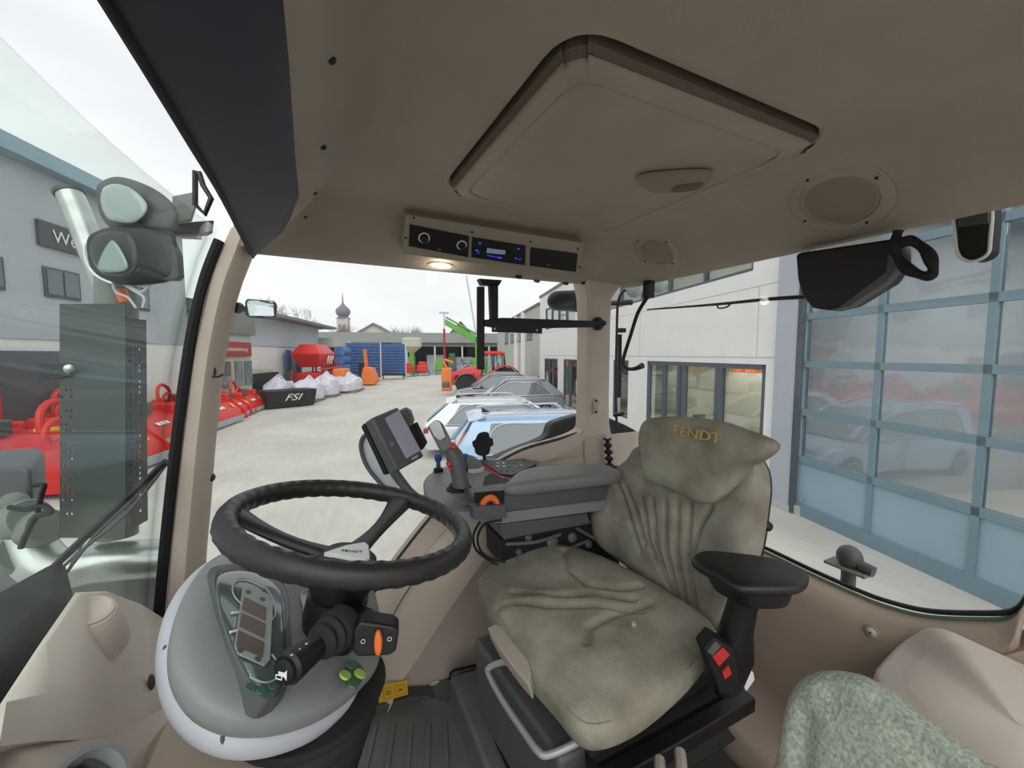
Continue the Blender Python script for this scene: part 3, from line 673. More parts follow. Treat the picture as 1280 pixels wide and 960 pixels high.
# belt buckle
bq = [(880, 812), (893, 797), (917, 812), (925, 850), (918, 872), (900, 868)]
Dd = .78
bn = (PD(893, 797, Dd)-PD(917, 812, Dd)).cross(PD(925, 850, Dd)-PD(917, 812, Dd)).normalized(); bn = bn if bn.dot(CAM-PD(900, 830, Dd)) > 0 else -bn
bk_ = ob('buckle_housing', G().prism([PD(*q, Dd) for q in bq], -bn*.04), 'blackm', seat, bevel=.004)
ob('buckle_button', G().prism([PD(*q, Dd-.004) for q in ((891, 822), (904, 810), (913, 819), (899, 834))], -bn*.006), 'red', bk_, bevel=.0015, label='bright red release button')
ob('buckle_button', G().prism([PD(*q, Dd-.004) for q in ((903, 841), (911, 832), (915, 843), (906, 850))], -bn*.006), 'red', bk_, bevel=.001, label='small red release button')
ob('buckle_clip', G().prism([PD(*q, Dd-.002) for q in ((884, 815), (894, 802), (902, 808), (891, 820))], -bn*.006), 'dgrey', bk_, bevel=.001)
wt = PD(938, 846, .8); ob('belt_tag', G().prism([PD(*q, .86) for q in ((930, 858), (936, 836), (942, 842), (943, 850), (933, 864))], V(.003, .004, 0)), 'white', seat, label='white label on the belt stalk')
# front trim, bar, base
tq = [(609, 784), (620, 779), (632, 783), (660, 822), (664, 840), (662, 858), (646, 840), (622, 808)]
tp_ = ob('front_trim', G().prism([cp(*q, .022) for q in tq], -CN*.035+V(.008, 0, 0)), 'taupe', seat, bevel=.004, label='light taupe tilt handle panel')
br = [PZ(650, 828, 2.1), PZ(628, 828, 2.08), PZ(611, 835, 2.06), PZ(612, 845, 2.05), PZ(630, 878, 2.05), PZ(660, 922, 2.05), PZ(672, 938, 2.05), PZ(684, 944, 2.05), PZ(718, 930, 2.07), PZ(740, 915, 2.1)]
ob('adjuster_bar', G().tube(br, .0075, 10), 'steel', seat, smooth=True, label='grey tubular adjuster bar')
# suspension and rails
ob('seat_pan', G().prism([V(.44, .57, 2.075), V(.46, 1.0, 2.075), V(.86, 1.0, 2.075), V(.86, .60, 2.075)], V(0, 0, .04)), 'blackm', seat, bevel=.01)
ob('suspension', G().loft([[V(.46, .58, z), V(.46, 1.0, z), V(.88, 1.0, z), V(.88, .58, z)] if k % 2 == 0 else [V(.48, .60, z), V(.48, .98, z), V(.86, .98, z), V(.86, .60, z)] for k, z in enumerate([1.78+.035*i for i in range(9)])]), 'rubber', seat)
for yy in (.56, 1.02): ob('slide_rail', G().box((.66, yy, 2.035), (.46, .035, .035)), 'black', seat, bevel=.004)
ob('seat_base', G().prism([V(.44, .50, 1.76), V(.42, 1.02, 1.76), V(.9, 1.02, 1.76), V(.92, .50, 1.76)], V(0, 0, .06)), 'black', seat, bevel=.01)
ob('side_cover', G().prism([V(.40, .62, 2.05), V(.37, 1.03, 2.04), V(.44, 1.03, 2.04), V(.47, .62, 2.05)], V(.015, 0, -.24)), 'dgrey', seat, bevel=.012)
for (x, y) in ((852, 968), (825, 978)): p = PD(x, y, .70); ob('release_lever', G().tube([p+V(.03, .03, 0), p, p+V(-.02, -.01, -.01)], .010, 8), 'taupe', seat, smooth=True)
# ================================================================== PASSENGER SEAT
ps = thing('passenger_seat', 'speckled green grey passenger seat back at the bottom right corner', 'seat', V(.8, .2, 1.8))
PN = V(-.93, 0, .36).normalized(); PQ = V(.66, .25, 2.35)
def pp_(px, py, off=0.): return PP(px, py, PQ+PN*off, PN)
po = [(972, 1000), (978, 935), (988, 880), (1004, 850), (1034, 838), (1075, 843), (1110, 862), (1160, 900), (1230, 950), (1300, 1010), (1300, 1200), (1000, 1200)]
gp = groove(seglines([[(1040, 870), (1100, 890), (1180, 960)], [(1010, 900), (1005, 960)]], lambda x, y: pp_(x, y, .03)), .01, .014)
ob('backrest', pad([pp_(*q) for q in po], PN, .04, .04, K=40, N=140, p=7, h=lambda p: gp(p+PN*.03)), 'seat2', ps, smooth=True, ang=180)
ob('cushion', pad([V(.35, .04, 1.98), V(.35, .36, 1.98), V(.68, .36, 1.98), V(.68, .04, 1.98)], (0, 0, 1), .05, .05, K=12, N=60, smooth=False), 'seat2', ps, smooth=True)
ob('seat_box', G().box((.55, .2, 1.82), (.4, .34, .24)), 'beiged', ps, bevel=.01)
# ================================================================== RIGHT CONSOLE
con = thing('armrest_console', 'grey control armrest console on the right side of the driver seat', 'control console', V(.6, 1.1, 2.1))
YN = 1.03
def cy(px, py, y=YN): return PY(px, py, y)
ob('pad', pad([PZ(*q, 2.465) for q in ((634, 613), (637, 603), (650, 593), (680, 588), (752, 585), (770, 590), (774, 597), (700, 606))], (0, 0, 1), .020, .024, K=16, N=90, p=9), 'cgrey', con, smooth=True, label='padded grey armrest lid')
ob('body', G().prism([cy(*q) for q in ((594, 641), (594, 624), (636, 617), (770, 605), (768, 626), (628, 641))], (-.0, .10, 0)), 'dgrey', con, bevel=.006)
ob('stripe', G().prism([cy(*q, 1.024) for q in ((545, 634), (570, 640), (628, 641), (768, 624), (766, 637), (630, 655), (572, 652))], (0, .12, 0)), 'stripe', con, bevel=.004, label='lighter grey band')
ob('lower_box', G().prism([cy(*q, 1.04) for q in ((624, 656), (735, 642), (738, 655), (630, 675))], (0, .15, 0)), 'dgrey', con, bevel=.004)
# head pod with controls
zt = 2.415
hpod = [PZ(*q, zt) for q in ((530, 614), (531, 600), (545, 589), (575, 579), (605, 575), (655, 574), (690, 583), (680, 596), (640, 606), (630, 620), (600, 627), (566, 636), (540, 629))]
ob('control_pod', pad(hpod, (0, 0, 1), .012, .05, K=12, N=90, p=9), 'cgrey', con, smooth=True)
zz = zt+.013
rc_ = ob('tray_recess', G().prism([PZ(*q, zz) for q in ((603, 611), (606, 596), (614, 592), (640, 601), (626, 612))], (0, 0, .001)), 'blackm', con)
kb = ob('keypad', G().prism([PZ(*q, zz+.004) for q in ((600, 577), (655, 574), (672, 580), (640, 595), (625, 593))], (0, 0, .004)), M['mat2'], con, bevel=.001)
cols = ['white', 'white', 'dgreen', 'dgreen', 'ygreen', 'white', 'white', 'dgreen', 'ygreen', 'ygreen', 'red', 'dgreen', 'dgreen', 'dgreen']
for i, c in enumerate([(622, 579), (629, 579), (636, 579), (643, 579), (650, 578), (622, 583), (630, 583), (637, 583), (645, 583), (652, 582), (614, 580), (626, 588), (634, 588), (641, 588)]):
    p = PZ(*c, zz+.009); ob('button', G().lathe([(.005, 0), (.0045, .002), (.001, .0025)], p, (0, 0, 1), 10), cols[i], kb, smooth=True)
ob('red_print', G().prism([PZ(*q, zz+.001) for q in ((598, 580), (601, 579), (632, 597), (628, 598))], (0, 0, .001)), 'red', con)
# orange thumbwheel
p = cy(612, 632, 1.018); g = G(); L = []
for i in range(73):
    a = 2*pi*i/72; d = V(cos(a), 0, sin(a)); rr = .0085+(.0012 if i % 3 == 0 else 0); L.append([p+d*(.022+rr*cos(b))+V(0, rr*1.2*sin(b), 0) for b in [2*pi*k/10 for k in range(10)]])
g.loft(L, cap=False); ob('thumbwheel', g, 'orange', con, smooth=True, ang=30, label='orange ribbed thumbwheel')
ob('wheel_recess', G().prism([cy(*q, 1.029) for q in ((593, 616), (631, 613), (630, 632), (623, 639), (594, 640))], (0, .004, 0)), 'blackm', con)
ob('recess_lip', G().prism([cy(*q, .998) for q in ((592, 634), (632, 631), (634, 648), (592, 650))], (0, .034, 0)), 'dgrey', con, bevel=.003)
# drum below joystick
p = PZ(550, 615, 2.37); ob('drum', G().lathe([(.05, -.05), (.056, -.03), (.056, .03), (.05, .043), (.0, .045)], p, (0, 0, 1), 30), 'cgrey', con, smooth=True)
# mechanics under console
fr = ob('bracket_frame', G().prism([cy(*q, 1.06) for q in ((627, 675), (735, 652), (775, 690), (775, 715), (700, 720), (628, 708))], (0, .13, 0)), 'blackm', con, bevel=.005)
for q, r in (((660, 672), .012), ((690, 678), .02), ((715, 672), .016), ((648, 690), .01), ((735, 680), .014)):
    p = cy(*q, 1.055); ob('bolt', G().lathe([(r, -.004), (r, .004), (r*.6, .008), (0, .008)], p, (0, -1, .2), 14), 'dgrey', fr, smooth=True)
g = G()
for a, b in (((632, 680), (700, 668)), ((645, 700), (735, 676)), ((690, 690), (760, 700)), ((720, 660), (770, 684))): g.tube([cy(*a, 1.05), (cy(*a, 1.05)+cy(*b, 1.05))/2+V(0, -.01, -.005), cy(*b, 1.05)], .006, 8)
ob('linkage', g, 'dgrey', con, smooth=True)
# joystick
jt = thing('joystick', 'dark multifunction joystick with silver head and red buttons', 'joystick', PZ(573, 612, 2.43))
jb = PZ(574, 610, 2.43)
ob('boot', G().lathe([(.042, -.01), (.04, .0), (.03, .006), (.032, .012), (.022, .018), (.02, .03)], jb, (0, 0, 1), 24), 'rubber', jt, smooth=True)
dj = 1.2
P = [(577, 608, .027), (574, 596, .024), (571, 582, .027), (567, 566, .027), (559, 554, .022)]
g = G(); L = []
for x, y, r in P:
    c = PD(x, y, dj); L.append([c+V(r*cos(a), r*.9*sin(a), 0) for a in [2*pi*k/16 for k in range(16)]])
g.loft(L); gr = ob('grip', g, 'dgrey', jt, smooth=True)
hq_ = [PD(*q, dj-.03) for q in ((534, 533), (545, 524), (553, 528), (563, 548), (565, 560), (556, 566), (549, 562))]
nj = (CAM-hq_[0]).normalized(); hd2 = ob('head', G().prism(hq_, -nj*.055), 'cgrey', jt, bevel=.008)
ob('silver_top', G().prism([PD(*q, dj-.034) for q in ((536, 532), (545, 525), (550, 528), (557, 546), (550, 551), (543, 546))], nj*.003), 'silver', hd2, bevel=.001, label='silver button panel')
for (q, r, d) in (((561, 580), .008, dj-.024), ((563, 586), .006, dj-.024), ((567, 558), .009, dj-.022)):
    p = PD(*q, d); ob('button', G().lathe([(r, -.006), (r, .003), (r*.6, .006), (0, .006)], p, nj, 14), 'red', gr, smooth=True, label='red button')
# small levers
for x, y, lab in ((548, 578, 'blue capped small lever left of the joystick grip'), (581, 578, 'blue capped small lever right of the joystick grip')):
    b = PZ(x, y+10, 2.43); b2 = b+V(0, 0, .035); t = thing('small_lever', lab, 'lever', b, 'blue capped levers beside the joystick')
    ob('collar', G().lathe([(.018, -.008), (.018, .006), (.012, .010)], b, (0, 0, 1), 18), 'blackm', t, smooth=True)
    ob('stem', G().cyl(b, b2, .008), 'dgrey', t, smooth=True)
    ob('cap', G().lathe([(.011, 0), (.014, .006), (.014, .02), (.009, .026)], b2, (0, 0, 1), 14), 'blue', t, smooth=True, label='blue cap')
b = PZ(594, 588, 2.427); t = thing('dome_lever', 'grey curved lever dome behind the joystick', 'lever', b)
ob('dome', G().loft([[PZ(594, 588, 2.425)+V(.03*f*cos(a)-o*.5, .026*f*sin(a), z) for a in [2*pi*k/20 for k in range(20)]] for f, z, o in ((1, 0, 0), (1, .02, .01), (.9, .04, .03), (.6, .055, .05), (.2, .06, .055))]), 'cgrey', t, smooth=True)
ob('base_ring', G().lathe([(.034, -.006), (.034, .006), (.03, .012)], b, (0, 0, 1), 24), 'lgrey', t, smooth=True)
# crossgate lever / phone holder
b = PZ(606, 574, 2.43); dk = (b-CAM).dot(ray(606, 574))/ray(606, 574).length_squared
t = thing('device_holder', 'small black device holder standing on the console by the keypad', 'holder', b)
nj = -ray(604, 555).normalized()
ob('cradle', G().prism(catmull([PD(*q, dk) for q in ((597, 543), (603, 540), (611, 541), (613, 556), (611, 568), (601, 570), (594, 566), (593, 554))], 2, True), -nj*.035), 'blackm', t, bevel=.004)
ob('side_clamp', G().prism([PD(*q, dk-.005) for q in ((612, 547), (616, 548), (617, 556), (612, 560))], -nj*.03), 'blackm', t, bevel=.002)
ob('side_clamp', G().prism([PD(*q, dk-.005) for q in ((590, 552), (595, 549), (595, 562), (591, 558))], -nj*.03), 'blackm', t, bevel=.002)
ob('stem', G().cyl(b, PD(604, 566, dk+.015), .007), 'blackm', t, smooth=True)
# monitor
mq = [(465, 522, 1.10), (498, 508, 1.19), (531, 570, 1.19), (497, 589, 1.09)]
A = [PD(*q) for q in mq]; mn = (A[1]-A[0]).cross(A[3]-A[0]).normalized(); mn = mn if mn.dot(CAM-A[0]) > 0 else -mn
mt = thing('terminal_monitor', 'dark grey terminal monitor with lavender screen beside the steering wheel', 'monitor', A[3])
g = G(); back = [p-mn*.04 for p in A]; g.prism(A, -mn*.04); cs = ob('case', g, 'dgrey', mt, bevel=.007)
def mu(a, b, o=0.): return A[0].lerp(A[1], a).lerp(A[3].lerp(A[2], a), b)+mn*o
ob('screen', G().prism([mu(.36, .1, .0005), mu(.94, .06, .0005), mu(.95, .88, .0005), mu(.40, .88, .0005)], mn*.0015), 'screen', mt, label='lavender grey screen')
text('brand_plate', 'FENDT', .009, mu(.68, .94, .001), A[2]-A[3], A[0]-A[3], 'white', mt)
ob('emblem', G().tube(arc(mu(.2, .55, .001), (A[2]-A[3]).normalized(), (A[0]-A[3]).normalized(), .005, 0, 360, 12), .0006, 5), 'lgrey', mt)
ob('side_bezel', G().prism([p-mn*.042 for p in (mu(-.02, .03), mu(.1, .0), mu(.1, .98), mu(-.03, .95))], -mn*.015), 'blackm', mt, bevel=.004)
# remote pod right of monitor
t = thing('button_remote', 'grey remote with round buttons behind the monitor top corner', 'remote control', PD(512, 530, 1.22))
q = [PD(*z, 1.22) for z in ((502, 511), (508, 508), (515, 512), (519, 524), (517, 531), (512, 532))]
ob('remote_body', G().prism(q, -mn*.03), 'cgrey', t, bevel=.004)
for z in ((508, 514), (512, 519), (513, 526)): p = PD(*z, 1.214); ob('button', G().lathe([(.006, -.002), (.006, .002), (.003, .003)], p, mn, 12), 'dgrey', t, smooth=True)
ob('remote_bracket', G().prism([PD(*z, 1.235) for z in ((515, 530), (522, 527), (535, 553), (529, 562), (524, 555))], -mn*.02), 'black', t, bevel=.002)
# bracket plate behind monitor
t = thing('monitor_bracket', 'pale grey curved bracket plate carrying the monitor', 'bracket', PD(540, 640, 1.15))
q = [PD(*z, 1.22) for z in ((451, 553), (457, 544), (465, 541), (497, 606), (505, 625), (480, 605), (460, 585))]
ob('plate', G().prism(q, -mn*.012), 'lgrey', t, bevel=.003)
ob('edge', G().tube([PD(*z, 1.215) for z in ((465, 541), (454, 546), (451, 560), (458, 582), (475, 604), (497, 625))], .006, 8), 'dgrey', t, smooth=True)
ob('arm', G().tube([PD(*z, 1.19) for z in ((490, 585), (500, 600), (515, 618), (540, 634), (565, 640))], .014, 12), 'dgrey', t, smooth=True)
p = PD(479, 584, 1.212); ob('bolt', G().cyl(p, p+mn*.004, .004), 'silver', t)
# cables
for i, (P, lab) in enumerate((([(600, 652, 1.12), (592, 668, 1.13), (594, 685, 1.15), (606, 697, 1.16), (622, 706, 1.16)], 'thin black cable looping below the console, left one'), ([(628, 650, 1.12), (606, 655, 1.12), (597, 672, 1.14), (602, 690, 1.15), (618, 700, 1.16), (632, 702, 1.16)], 'thin black cable looping below the console, right one'))):
    tagm(ob('cable', G().tube([PD(*q) for q in P], .0035, 8), 'blackm', smooth=True), lab, 'cable')
# lever gaiter by pillar
b = PY(763, 590, 1.34); t = thing('gaiter_lever', 'black ribbed lever gaiter standing at the corner pillar', 'lever', b)
g = G(); tp2 = PY(759, 548, 1.34); L = []
for i in range(41):
    u = i/40; c = b.lerp(tp2, u); r = .013+.006*cos(2*pi*u*5); L.append([c+V(cos(a)*r, sin(a)*r, 0) for a in [2*pi*k/14 for k in range(14)]])
g.loft(L); ob('gaiter', g, 'rubber', t, smooth=True, ang=60); ob('pin', G().cyl(tp2, tp2+V(0, 0, .02), .007), 'lgrey', t)
g = G()
for k in range(4): g.tube([PY(750+k*3, 588+k*3, 1.30), PY(770+k*4, 584+k*4, 1.33), PY(795, 592+k*3, 1.36)], .007, 8)
tagm(ob('hose_bundle', g, 'blackm', smooth=True), 'black hoses lying behind the armrest at the corner pillar', 'hose')
# ================================================================== HEADLINER FITTINGS
def cpl(px, py, y0=None): return on_ceil(px, py)
PR = [PY(503, 318, 1.335), PY(728, 347, 1.335), PZ(729, 308, 3.256), PZ(506, 268, 3.262)]
PR = [PY(503, 318, 1.285), PY(728, 347, 1.285), PY(729, 304, 1.19), PY(507, 268, 1.19)]
rn = (PR[1]-PR[0]).cross(PR[3]-PR[0]).normalized(); rn = rn if rn.dot(CAM-PR[0]) > 0 else -rn
def ru(a, b, o=0.): return PR[0].lerp(PR[1], a).lerp(PR[3].lerp(PR[2], a), b)+rn*o
t = thing('radio_panel', 'beige overhead panel holding radio, display and blank slot above the side glass', 'radio panel', ru(.5, .5))
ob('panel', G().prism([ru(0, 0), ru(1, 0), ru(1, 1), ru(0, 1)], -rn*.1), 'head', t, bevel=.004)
def fr_(px, py, o=0.): return PP(px, py, ru(.5, .5, o), rn)
S1 = [fr_(*q, .001) for q in ((512, 280), (586, 295), (585, 321), (511, 307))]
S2 = [fr_(*q, .001) for q in ((590, 296), (657, 307), (656, 331), (589, 321))]
S3 = [fr_(*q, .001) for q in ((663, 309), (722, 317), (720, 340), (662, 332))]
a1 = ob('heater_control', G().prism(S1, rn*.003), 'black', t); a2 = ob('radio', G().prism(S2, rn*.003), 'blackm', t, label='radio with blue lit buttons'); a3 = ob('blank_slot', G().prism(S3, rn*.001), 'blackm', t)
rx = (S1[1]-S1[0]).normalized(); ry = rn.cross(rx)
for q, r in (((530, 297), .0155), ((577, 306), .0145)):
    p = fr_(*q, .004); k = ob('knob', G().lathe([(r*.75, 0), (r*.75, .012), (r*.6, .014), (0, .014)], p, rn, 24), 'black', a1, smooth=True); ob('knob_ring', G().tube(arc(p+rn*.002, rx, ry, r, 0, 360, 24)[:-1], .0022, 6, closed=True, smooth=False), 'white', a1, smooth=True, label='white ring around the knob')
ob('print_mark', G().box(fr_(549, 312, .0045), (.012, .002, .001)), 'lgrey', a1)
ob('radio_lcd', G().prism([fr_(*q, .0045) for q in ((609, 310), (632, 313), (631, 318), (608, 316))], rn*.0008), 'lcdlit', a2)
for q, w, h in (((600, 304), .008, .004), ((596, 313), .01, .004), ((598, 316), .006, .003), ((624, 322), .018, .004), ((614, 320), .03, .0015), ((648, 311), .009, .003), ((645, 323), .012, .002), ((650, 324), .005, .004)):
    c = fr_(*q, .0045); ob('blue_light', G().prism([c+rx*w/2*a+ry*h/2*b for a, b in ((-1, -1), (1, -1), (1, 1), (-1, 1))], rn*.0008), 'bluelit', a2)
ob('print_mark', G().box(fr_(685, 331, .003), (.004, .002, .002)), 'lgrey', a3)
for q in ((517, 272), (507, 297), (590, 290), (663, 302), (722, 311), (725, 334)): p = fr_(*q, .001); ob('screw', G().cyl(p, p+rn*.003, .0033, 10), 'blackm', t)
# dome light, switches
p, n = on_ceil(551, 331); 
t = thing('dome_light', 'small lit oval lamp under the overhead radio panel', 'lamp', p)
e1 = V(1, 0, 0)-n*n.x; e1.normalize(); e2 = n.cross(e1)
def el(c, a, b, z): return [c+e1*a*cos(q)+e2*b*sin(q)+n*z for q in [2*pi*k/24 for k in range(24)]]
ob('bezel', G().loft([el(p, .045, .014, -.01), el(p, .044, .013, .003), el(p, .03, .010, .004)]), 'taupe', t, smooth=True)
ob('lens', G().loft([el(p+e1*.012, .026, .009, 0), el(p+e1*.012, .022, .008, .007), el(p+e1*.012, .002, .001, .008)]), 'glow', t, smooth=True)
lamp = bpy.data.lights.new('dome_lamp_light', 'POINT'); lamp.energy = .35; lamp.shadow_soft_size = .02; lamp.color = (1, .9, .75)
lo_ = bpy.data.objects.new('dome_lamp_light', lamp); COL.objects.link(lo_); lo_.location = p+n*.03
for i, (x, y) in enumerate(((648, 345), (671, 350), (707, 353), (730, 353))):
    p, n = on_ceil(x, y); e1 = V(1, 0, 0)-n*n.x; e1.normalize(); e2 = n.cross(e1)
    o = ob('rocker_switch', G().loft([el(p, .014, .010, -.006), el(p, .014, .009, .006), el(p+e1*.004, .008, .006, .010)]), 'black' if i != 1 else 'dgrey', smooth=True)
    tagm(o, ['small black switch under the radio, leftmost of four', 'small grey switch under the blank slot, second of four', 'small black knob below the blank slot, third of four', 'small black knob nearest the corner pillar, rightmost of four'][i], 'switch', 'switches below the radio panel')
# sun blind
t = thing('sun_blind', 'dark roller sun blind hanging behind the windscreen at top left', 'sun blind', V(-.05, .8, 3.15))
xb = lambda y: xfront(y)
rolr = [V(xfront(y)-.012, y, 3.155) for y in (-.14, .2, .5, .7, .885, .93)]
g = G(); rows = []
top = [PX(386, -40, -.010), PX(386, 0, -.008), PX(384, 100, -.01), PX(382, 200, -.02), PX(379, 245, -.03)]
pts_top = [V(-.004, -.14, 3.16), V(-.004, .2, 3.16), V(-.006, .5, 3.16), V(-.012, .75, 3.16), PZ(379, 245, 3.155), PZ(352, 290, 3.15), PZ(318, 318, 3.145)]
pts_bot = [PZ(-120, -430, 3.10), PZ(20, -180, 3.10), PZ(128, -4, 3.10), PZ(190, 98, 3.10), PZ(240, 182, 3.10), PZ(280, 250, 3.10), PZ(313, 317, 3.10)]
for i in range(7): pts_bot[i] = V(pts_bot[i].x, min(pts_bot[i].y, 1.36), 3.10)
g.loft([[a.lerp(b, k/8)+V(0, 0, -.012*sin(pi*k/8)) for a, b in zip(pts_top, pts_bot)] for k in range(9)], closed=False)
ob('fabric', g, 'blind', t, smooth=True, solid=.003)
ob('roller', G().tube([p+V(.002, 0, .006) for p in pts_top[:5]], .009, 12), 'black', t, smooth=True)
ob('bottom_bar', G().tube(pts_bot, .0045, 8), 'blackm', t, smooth=True)
# grip hook left of the blind
P = [(244, 214, .95), (244, 256, .95), (256, 268, .95), (264, 248, .95), (254, 232, .95), (249, 216, .95)]
t = thing('blind_hook', 'black plastic hook hanging at the blind edge', 'hook', PD(250, 215, .95))
ob('loop', G().tube([PD(*q) for q in P], .006, 8, smooth=False, closed=True), 'black', t, smooth=True)
# interior mirror on the pillar
t = thing('pillar_mirror', 'small black framed mirror on the front pillar', 'mirror', PD(294, 383, 1.22))
mc = [PD(*q) for q in ((309, 373, 1.2), (343, 376, 1.23), (346, 380, 1.23), (345, 396, 1.23), (341, 399, 1.23), (310, 396, 1.2), (306, 392, 1.2), (306, 377, 1.2))]
nm = (mc[1]-mc[0]).cross(mc[5]-mc[0]).normalized(); nm = nm if nm.dot(CAM-mc[0]) > 0 else -nm
fm = ob('frame', G().prism(mc, -nm*.02), 'black', t, bevel=.004)
cm = sum(mc, V(0, 0, 0))/8
ob('mirror_glass', G().prism([p.lerp(cm, .12)+nm*.0005 for p in mc], nm*.001), 'chrome', t)
ob('ball', G().ball(PD(298, 385, 1.21), .017), 'black', t, smooth=True); ob('stem', G().cyl(PD(290, 384, 1.24), PD(306, 386, 1.215), .007), 'black', t)
# pillar fittings
for (x, y, lab) in ((253, 528, 'black round cap on the front pillar, upper of the pair'), (251, 548, 'black round cap on the front pillar, lower of the pair')):
    p = PY(x, y, 1.372); o = ob('pillar_cap', G().lathe([(.009, -.004), (.009, .003), (.006, .004), (.005, .001), (0, .001)], p, (.5, -1, 0), 16), 'dgrey', smooth=True, ang=30); o.parent = bpy.data.objects['trim_1']; o['label'] = lab
p = PY(262, 597, 1.41); tagm(ob('door_bump_stop', G().lathe([(.012, -.01), (.012, .008), (.008, .012)], p, (1, -.3, 0), 16), 'black', smooth=True), 'black stop knob on the outer edge of the front pillar', 'knob')
t = thing('pillar_cable', 'thin black cable running down the front pillar to a clip', 'cable', PY(263, 468, 1.37))
ob('cable', G().tube([PY(*q, 1.378) for q in ((316, 305), (300, 322), (289, 345), (280, 385), (270, 430), (263, 466))], .0022, 6), 'blackm', t, smooth=True)
ob('clip', G().box(PY(265, 464, 1.375), (.02, .02, .022)), 'black', t, bevel=.003); ob('hook', G().tube([PY(262, 470, 1.365), PY(272, 471, 1.36), PY(279, 468, 1.355)], .003, 6), 'black', t, smooth=True)
# latch plate
p = PY(745, 508, 1.372); t = thing('latch_plate', 'beige latch plate on the rear corner pillar', 'latch', p)
ob('plate', G().prism(rrect(p, (1, 0, 0), (0, 0, 1), .026, .068, .012), (0, .006, 0)), 'taupe', t, bevel=.001); ob('tab', G().box(p+V(-.004, -.004, 0), (.022, .01, .02)), 'taupe', t, bevel=.002)
for dz in (-.024, .024): ob('screw', G().cyl(p+V(0, .001, dz), p+V(0, -.003, dz), .005, 10), 'blackm', t)
# monitor bracket frame at side glass
YB = 1.33
t = thing('mounting_bracket', 'black steel mounting bracket of bars across the side glass', 'bracket', PY(616, 352, YB))
def bar(name, q, th=.02, y=YB, m='black', bv=.002): return ob(name, G().prism([PY(*z, y) for z in q], (0, th, 0)), m, t, bevel=bv)
bar('ceiling_mount', [(599, 348), (628, 350), (624, 357), (603, 356)], .03)
bar('drop_bar', [(612, 354), (623, 354), (623, 402), (614, 402)])
bar('post', [(597, 358), (606, 358), (606, 462), (597, 462)], .012)
bar('cross_bar', [(603, 400), (628, 397), (742, 401), (742, 409), (628, 411), (603, 407)])
hb = bar('hole_plate', [(615, 408), (678, 410), (678, 417), (615, 415)], .005)
for q in ((618, 411), (671, 413)): p = PY(*q, YB-.001); ob('bolt', G().cyl(p, p+V(0, -.003, 0), .004, 10), 'lgrey', hb)
p = PY(746, 405, 1.372); ob('end_knob', G().lathe([(.01, .05), (.014, .03), (.024, .012), (.026, 0)], p, (0, -1, 0), 20), 'black', t, smooth=True)
ob('knob_disc', G().lathe([(.028, 0), (.028, .012), (.02, .016)], p, (0, -1, 0), 20), 'black', t, smooth=True)
# window latch lever at rear window
t = thing('window_lever', 'black curved opening lever on the rear window edge', 'lever', PX(778, 455, 1.24))
ob('lever_arm', G().tube([PX(*q, 1.22) for q in ((811, 356), (808, 372), (797, 392), (788, 420), (779, 450), (783, 460), (793, 461), (803, 457))], lambda u: .008+.006*max(0, 1-u*5)+.005*max(0, u*6-5), 10), 'black', t, smooth=True)
ob('hinge', G().box(PX(777, 413, 1.23), (.03, .03, .02)), 'black', t, bevel=.003)
ob('top_mount', G().box(PX(811, 362, 1.23), (.035, .035, .07)), 'black', t, bevel=.004)
t = thing('gas_strut', 'black gas strut upright beside the rear window edge', 'strut', PX(775, 520, 1.235))
ob('cylinder', G().cyl(PX(775, 418, 1.235), PX(774, 497, 1.235), .009), 'black', t, smooth=True); ob('rod', G().cyl(PX(774, 497, 1.235), PX(774, 520, 1.235), .004), 'silver', t); ob('end_joint', G().cyl(PX(768, 519, 1.235), PX(779, 517, 1.235), .009), 'black', t, smooth=True)
# rear wiper
t = thing('rear_wiper', 'large black wiper motor cover with thin wiper arm at the top of the rear window', 'wiper', PX(1060, 300, 1.2))
ow = [PX(*q, 1.20) for q in ((994, 320), (996, 316), (1115, 298), (1123, 303), (1123, 330), (1108, 352), (1060, 382), (1035, 388), (1014, 385), (1002, 370), (996, 348))]
hs_ = ob('motor_cover', G().prism(ow, (.07, 0, 0)), 'black', t, bevel=.008)
ob('cover_side', G().prism([PX(*q, 1.198) for q in ((1109, 317), (1124, 320), (1124, 333), (1108, 353), (1060, 384), (1045, 386), (1107, 340))], (.03, 0, 0)), 'dgrey', t, bevel=.003)
g = G(); L = []; P = catmull([PX(*q, 1.17) for q in ((1123, 288), (1120, 300), (1121, 318), (1133, 335), (1152, 344), (1164, 343), (1166, 332), (1157, 313), (1138, 301), (1124, 306))], 8)
g.tube(P, lambda u: .0105+.0018*sin(u*420), 10, smooth=False); ob('corrugated_hose', g, 'blackm', t, smooth=True)
ob('wiper_arm', G().tube([PX(*q, 1.28) for q in ((1006, 371), (960, 374), (900, 380), (850, 384), (809, 387))], lambda u: .007-.004*u, 8), 'black', t, smooth=True)
ob('clip', G().tube([PX(*q, 1.28) for q in ((914, 379), (908, 384), (898, 385), (897, 380))], .003, 6), 'black', t, smooth=True)
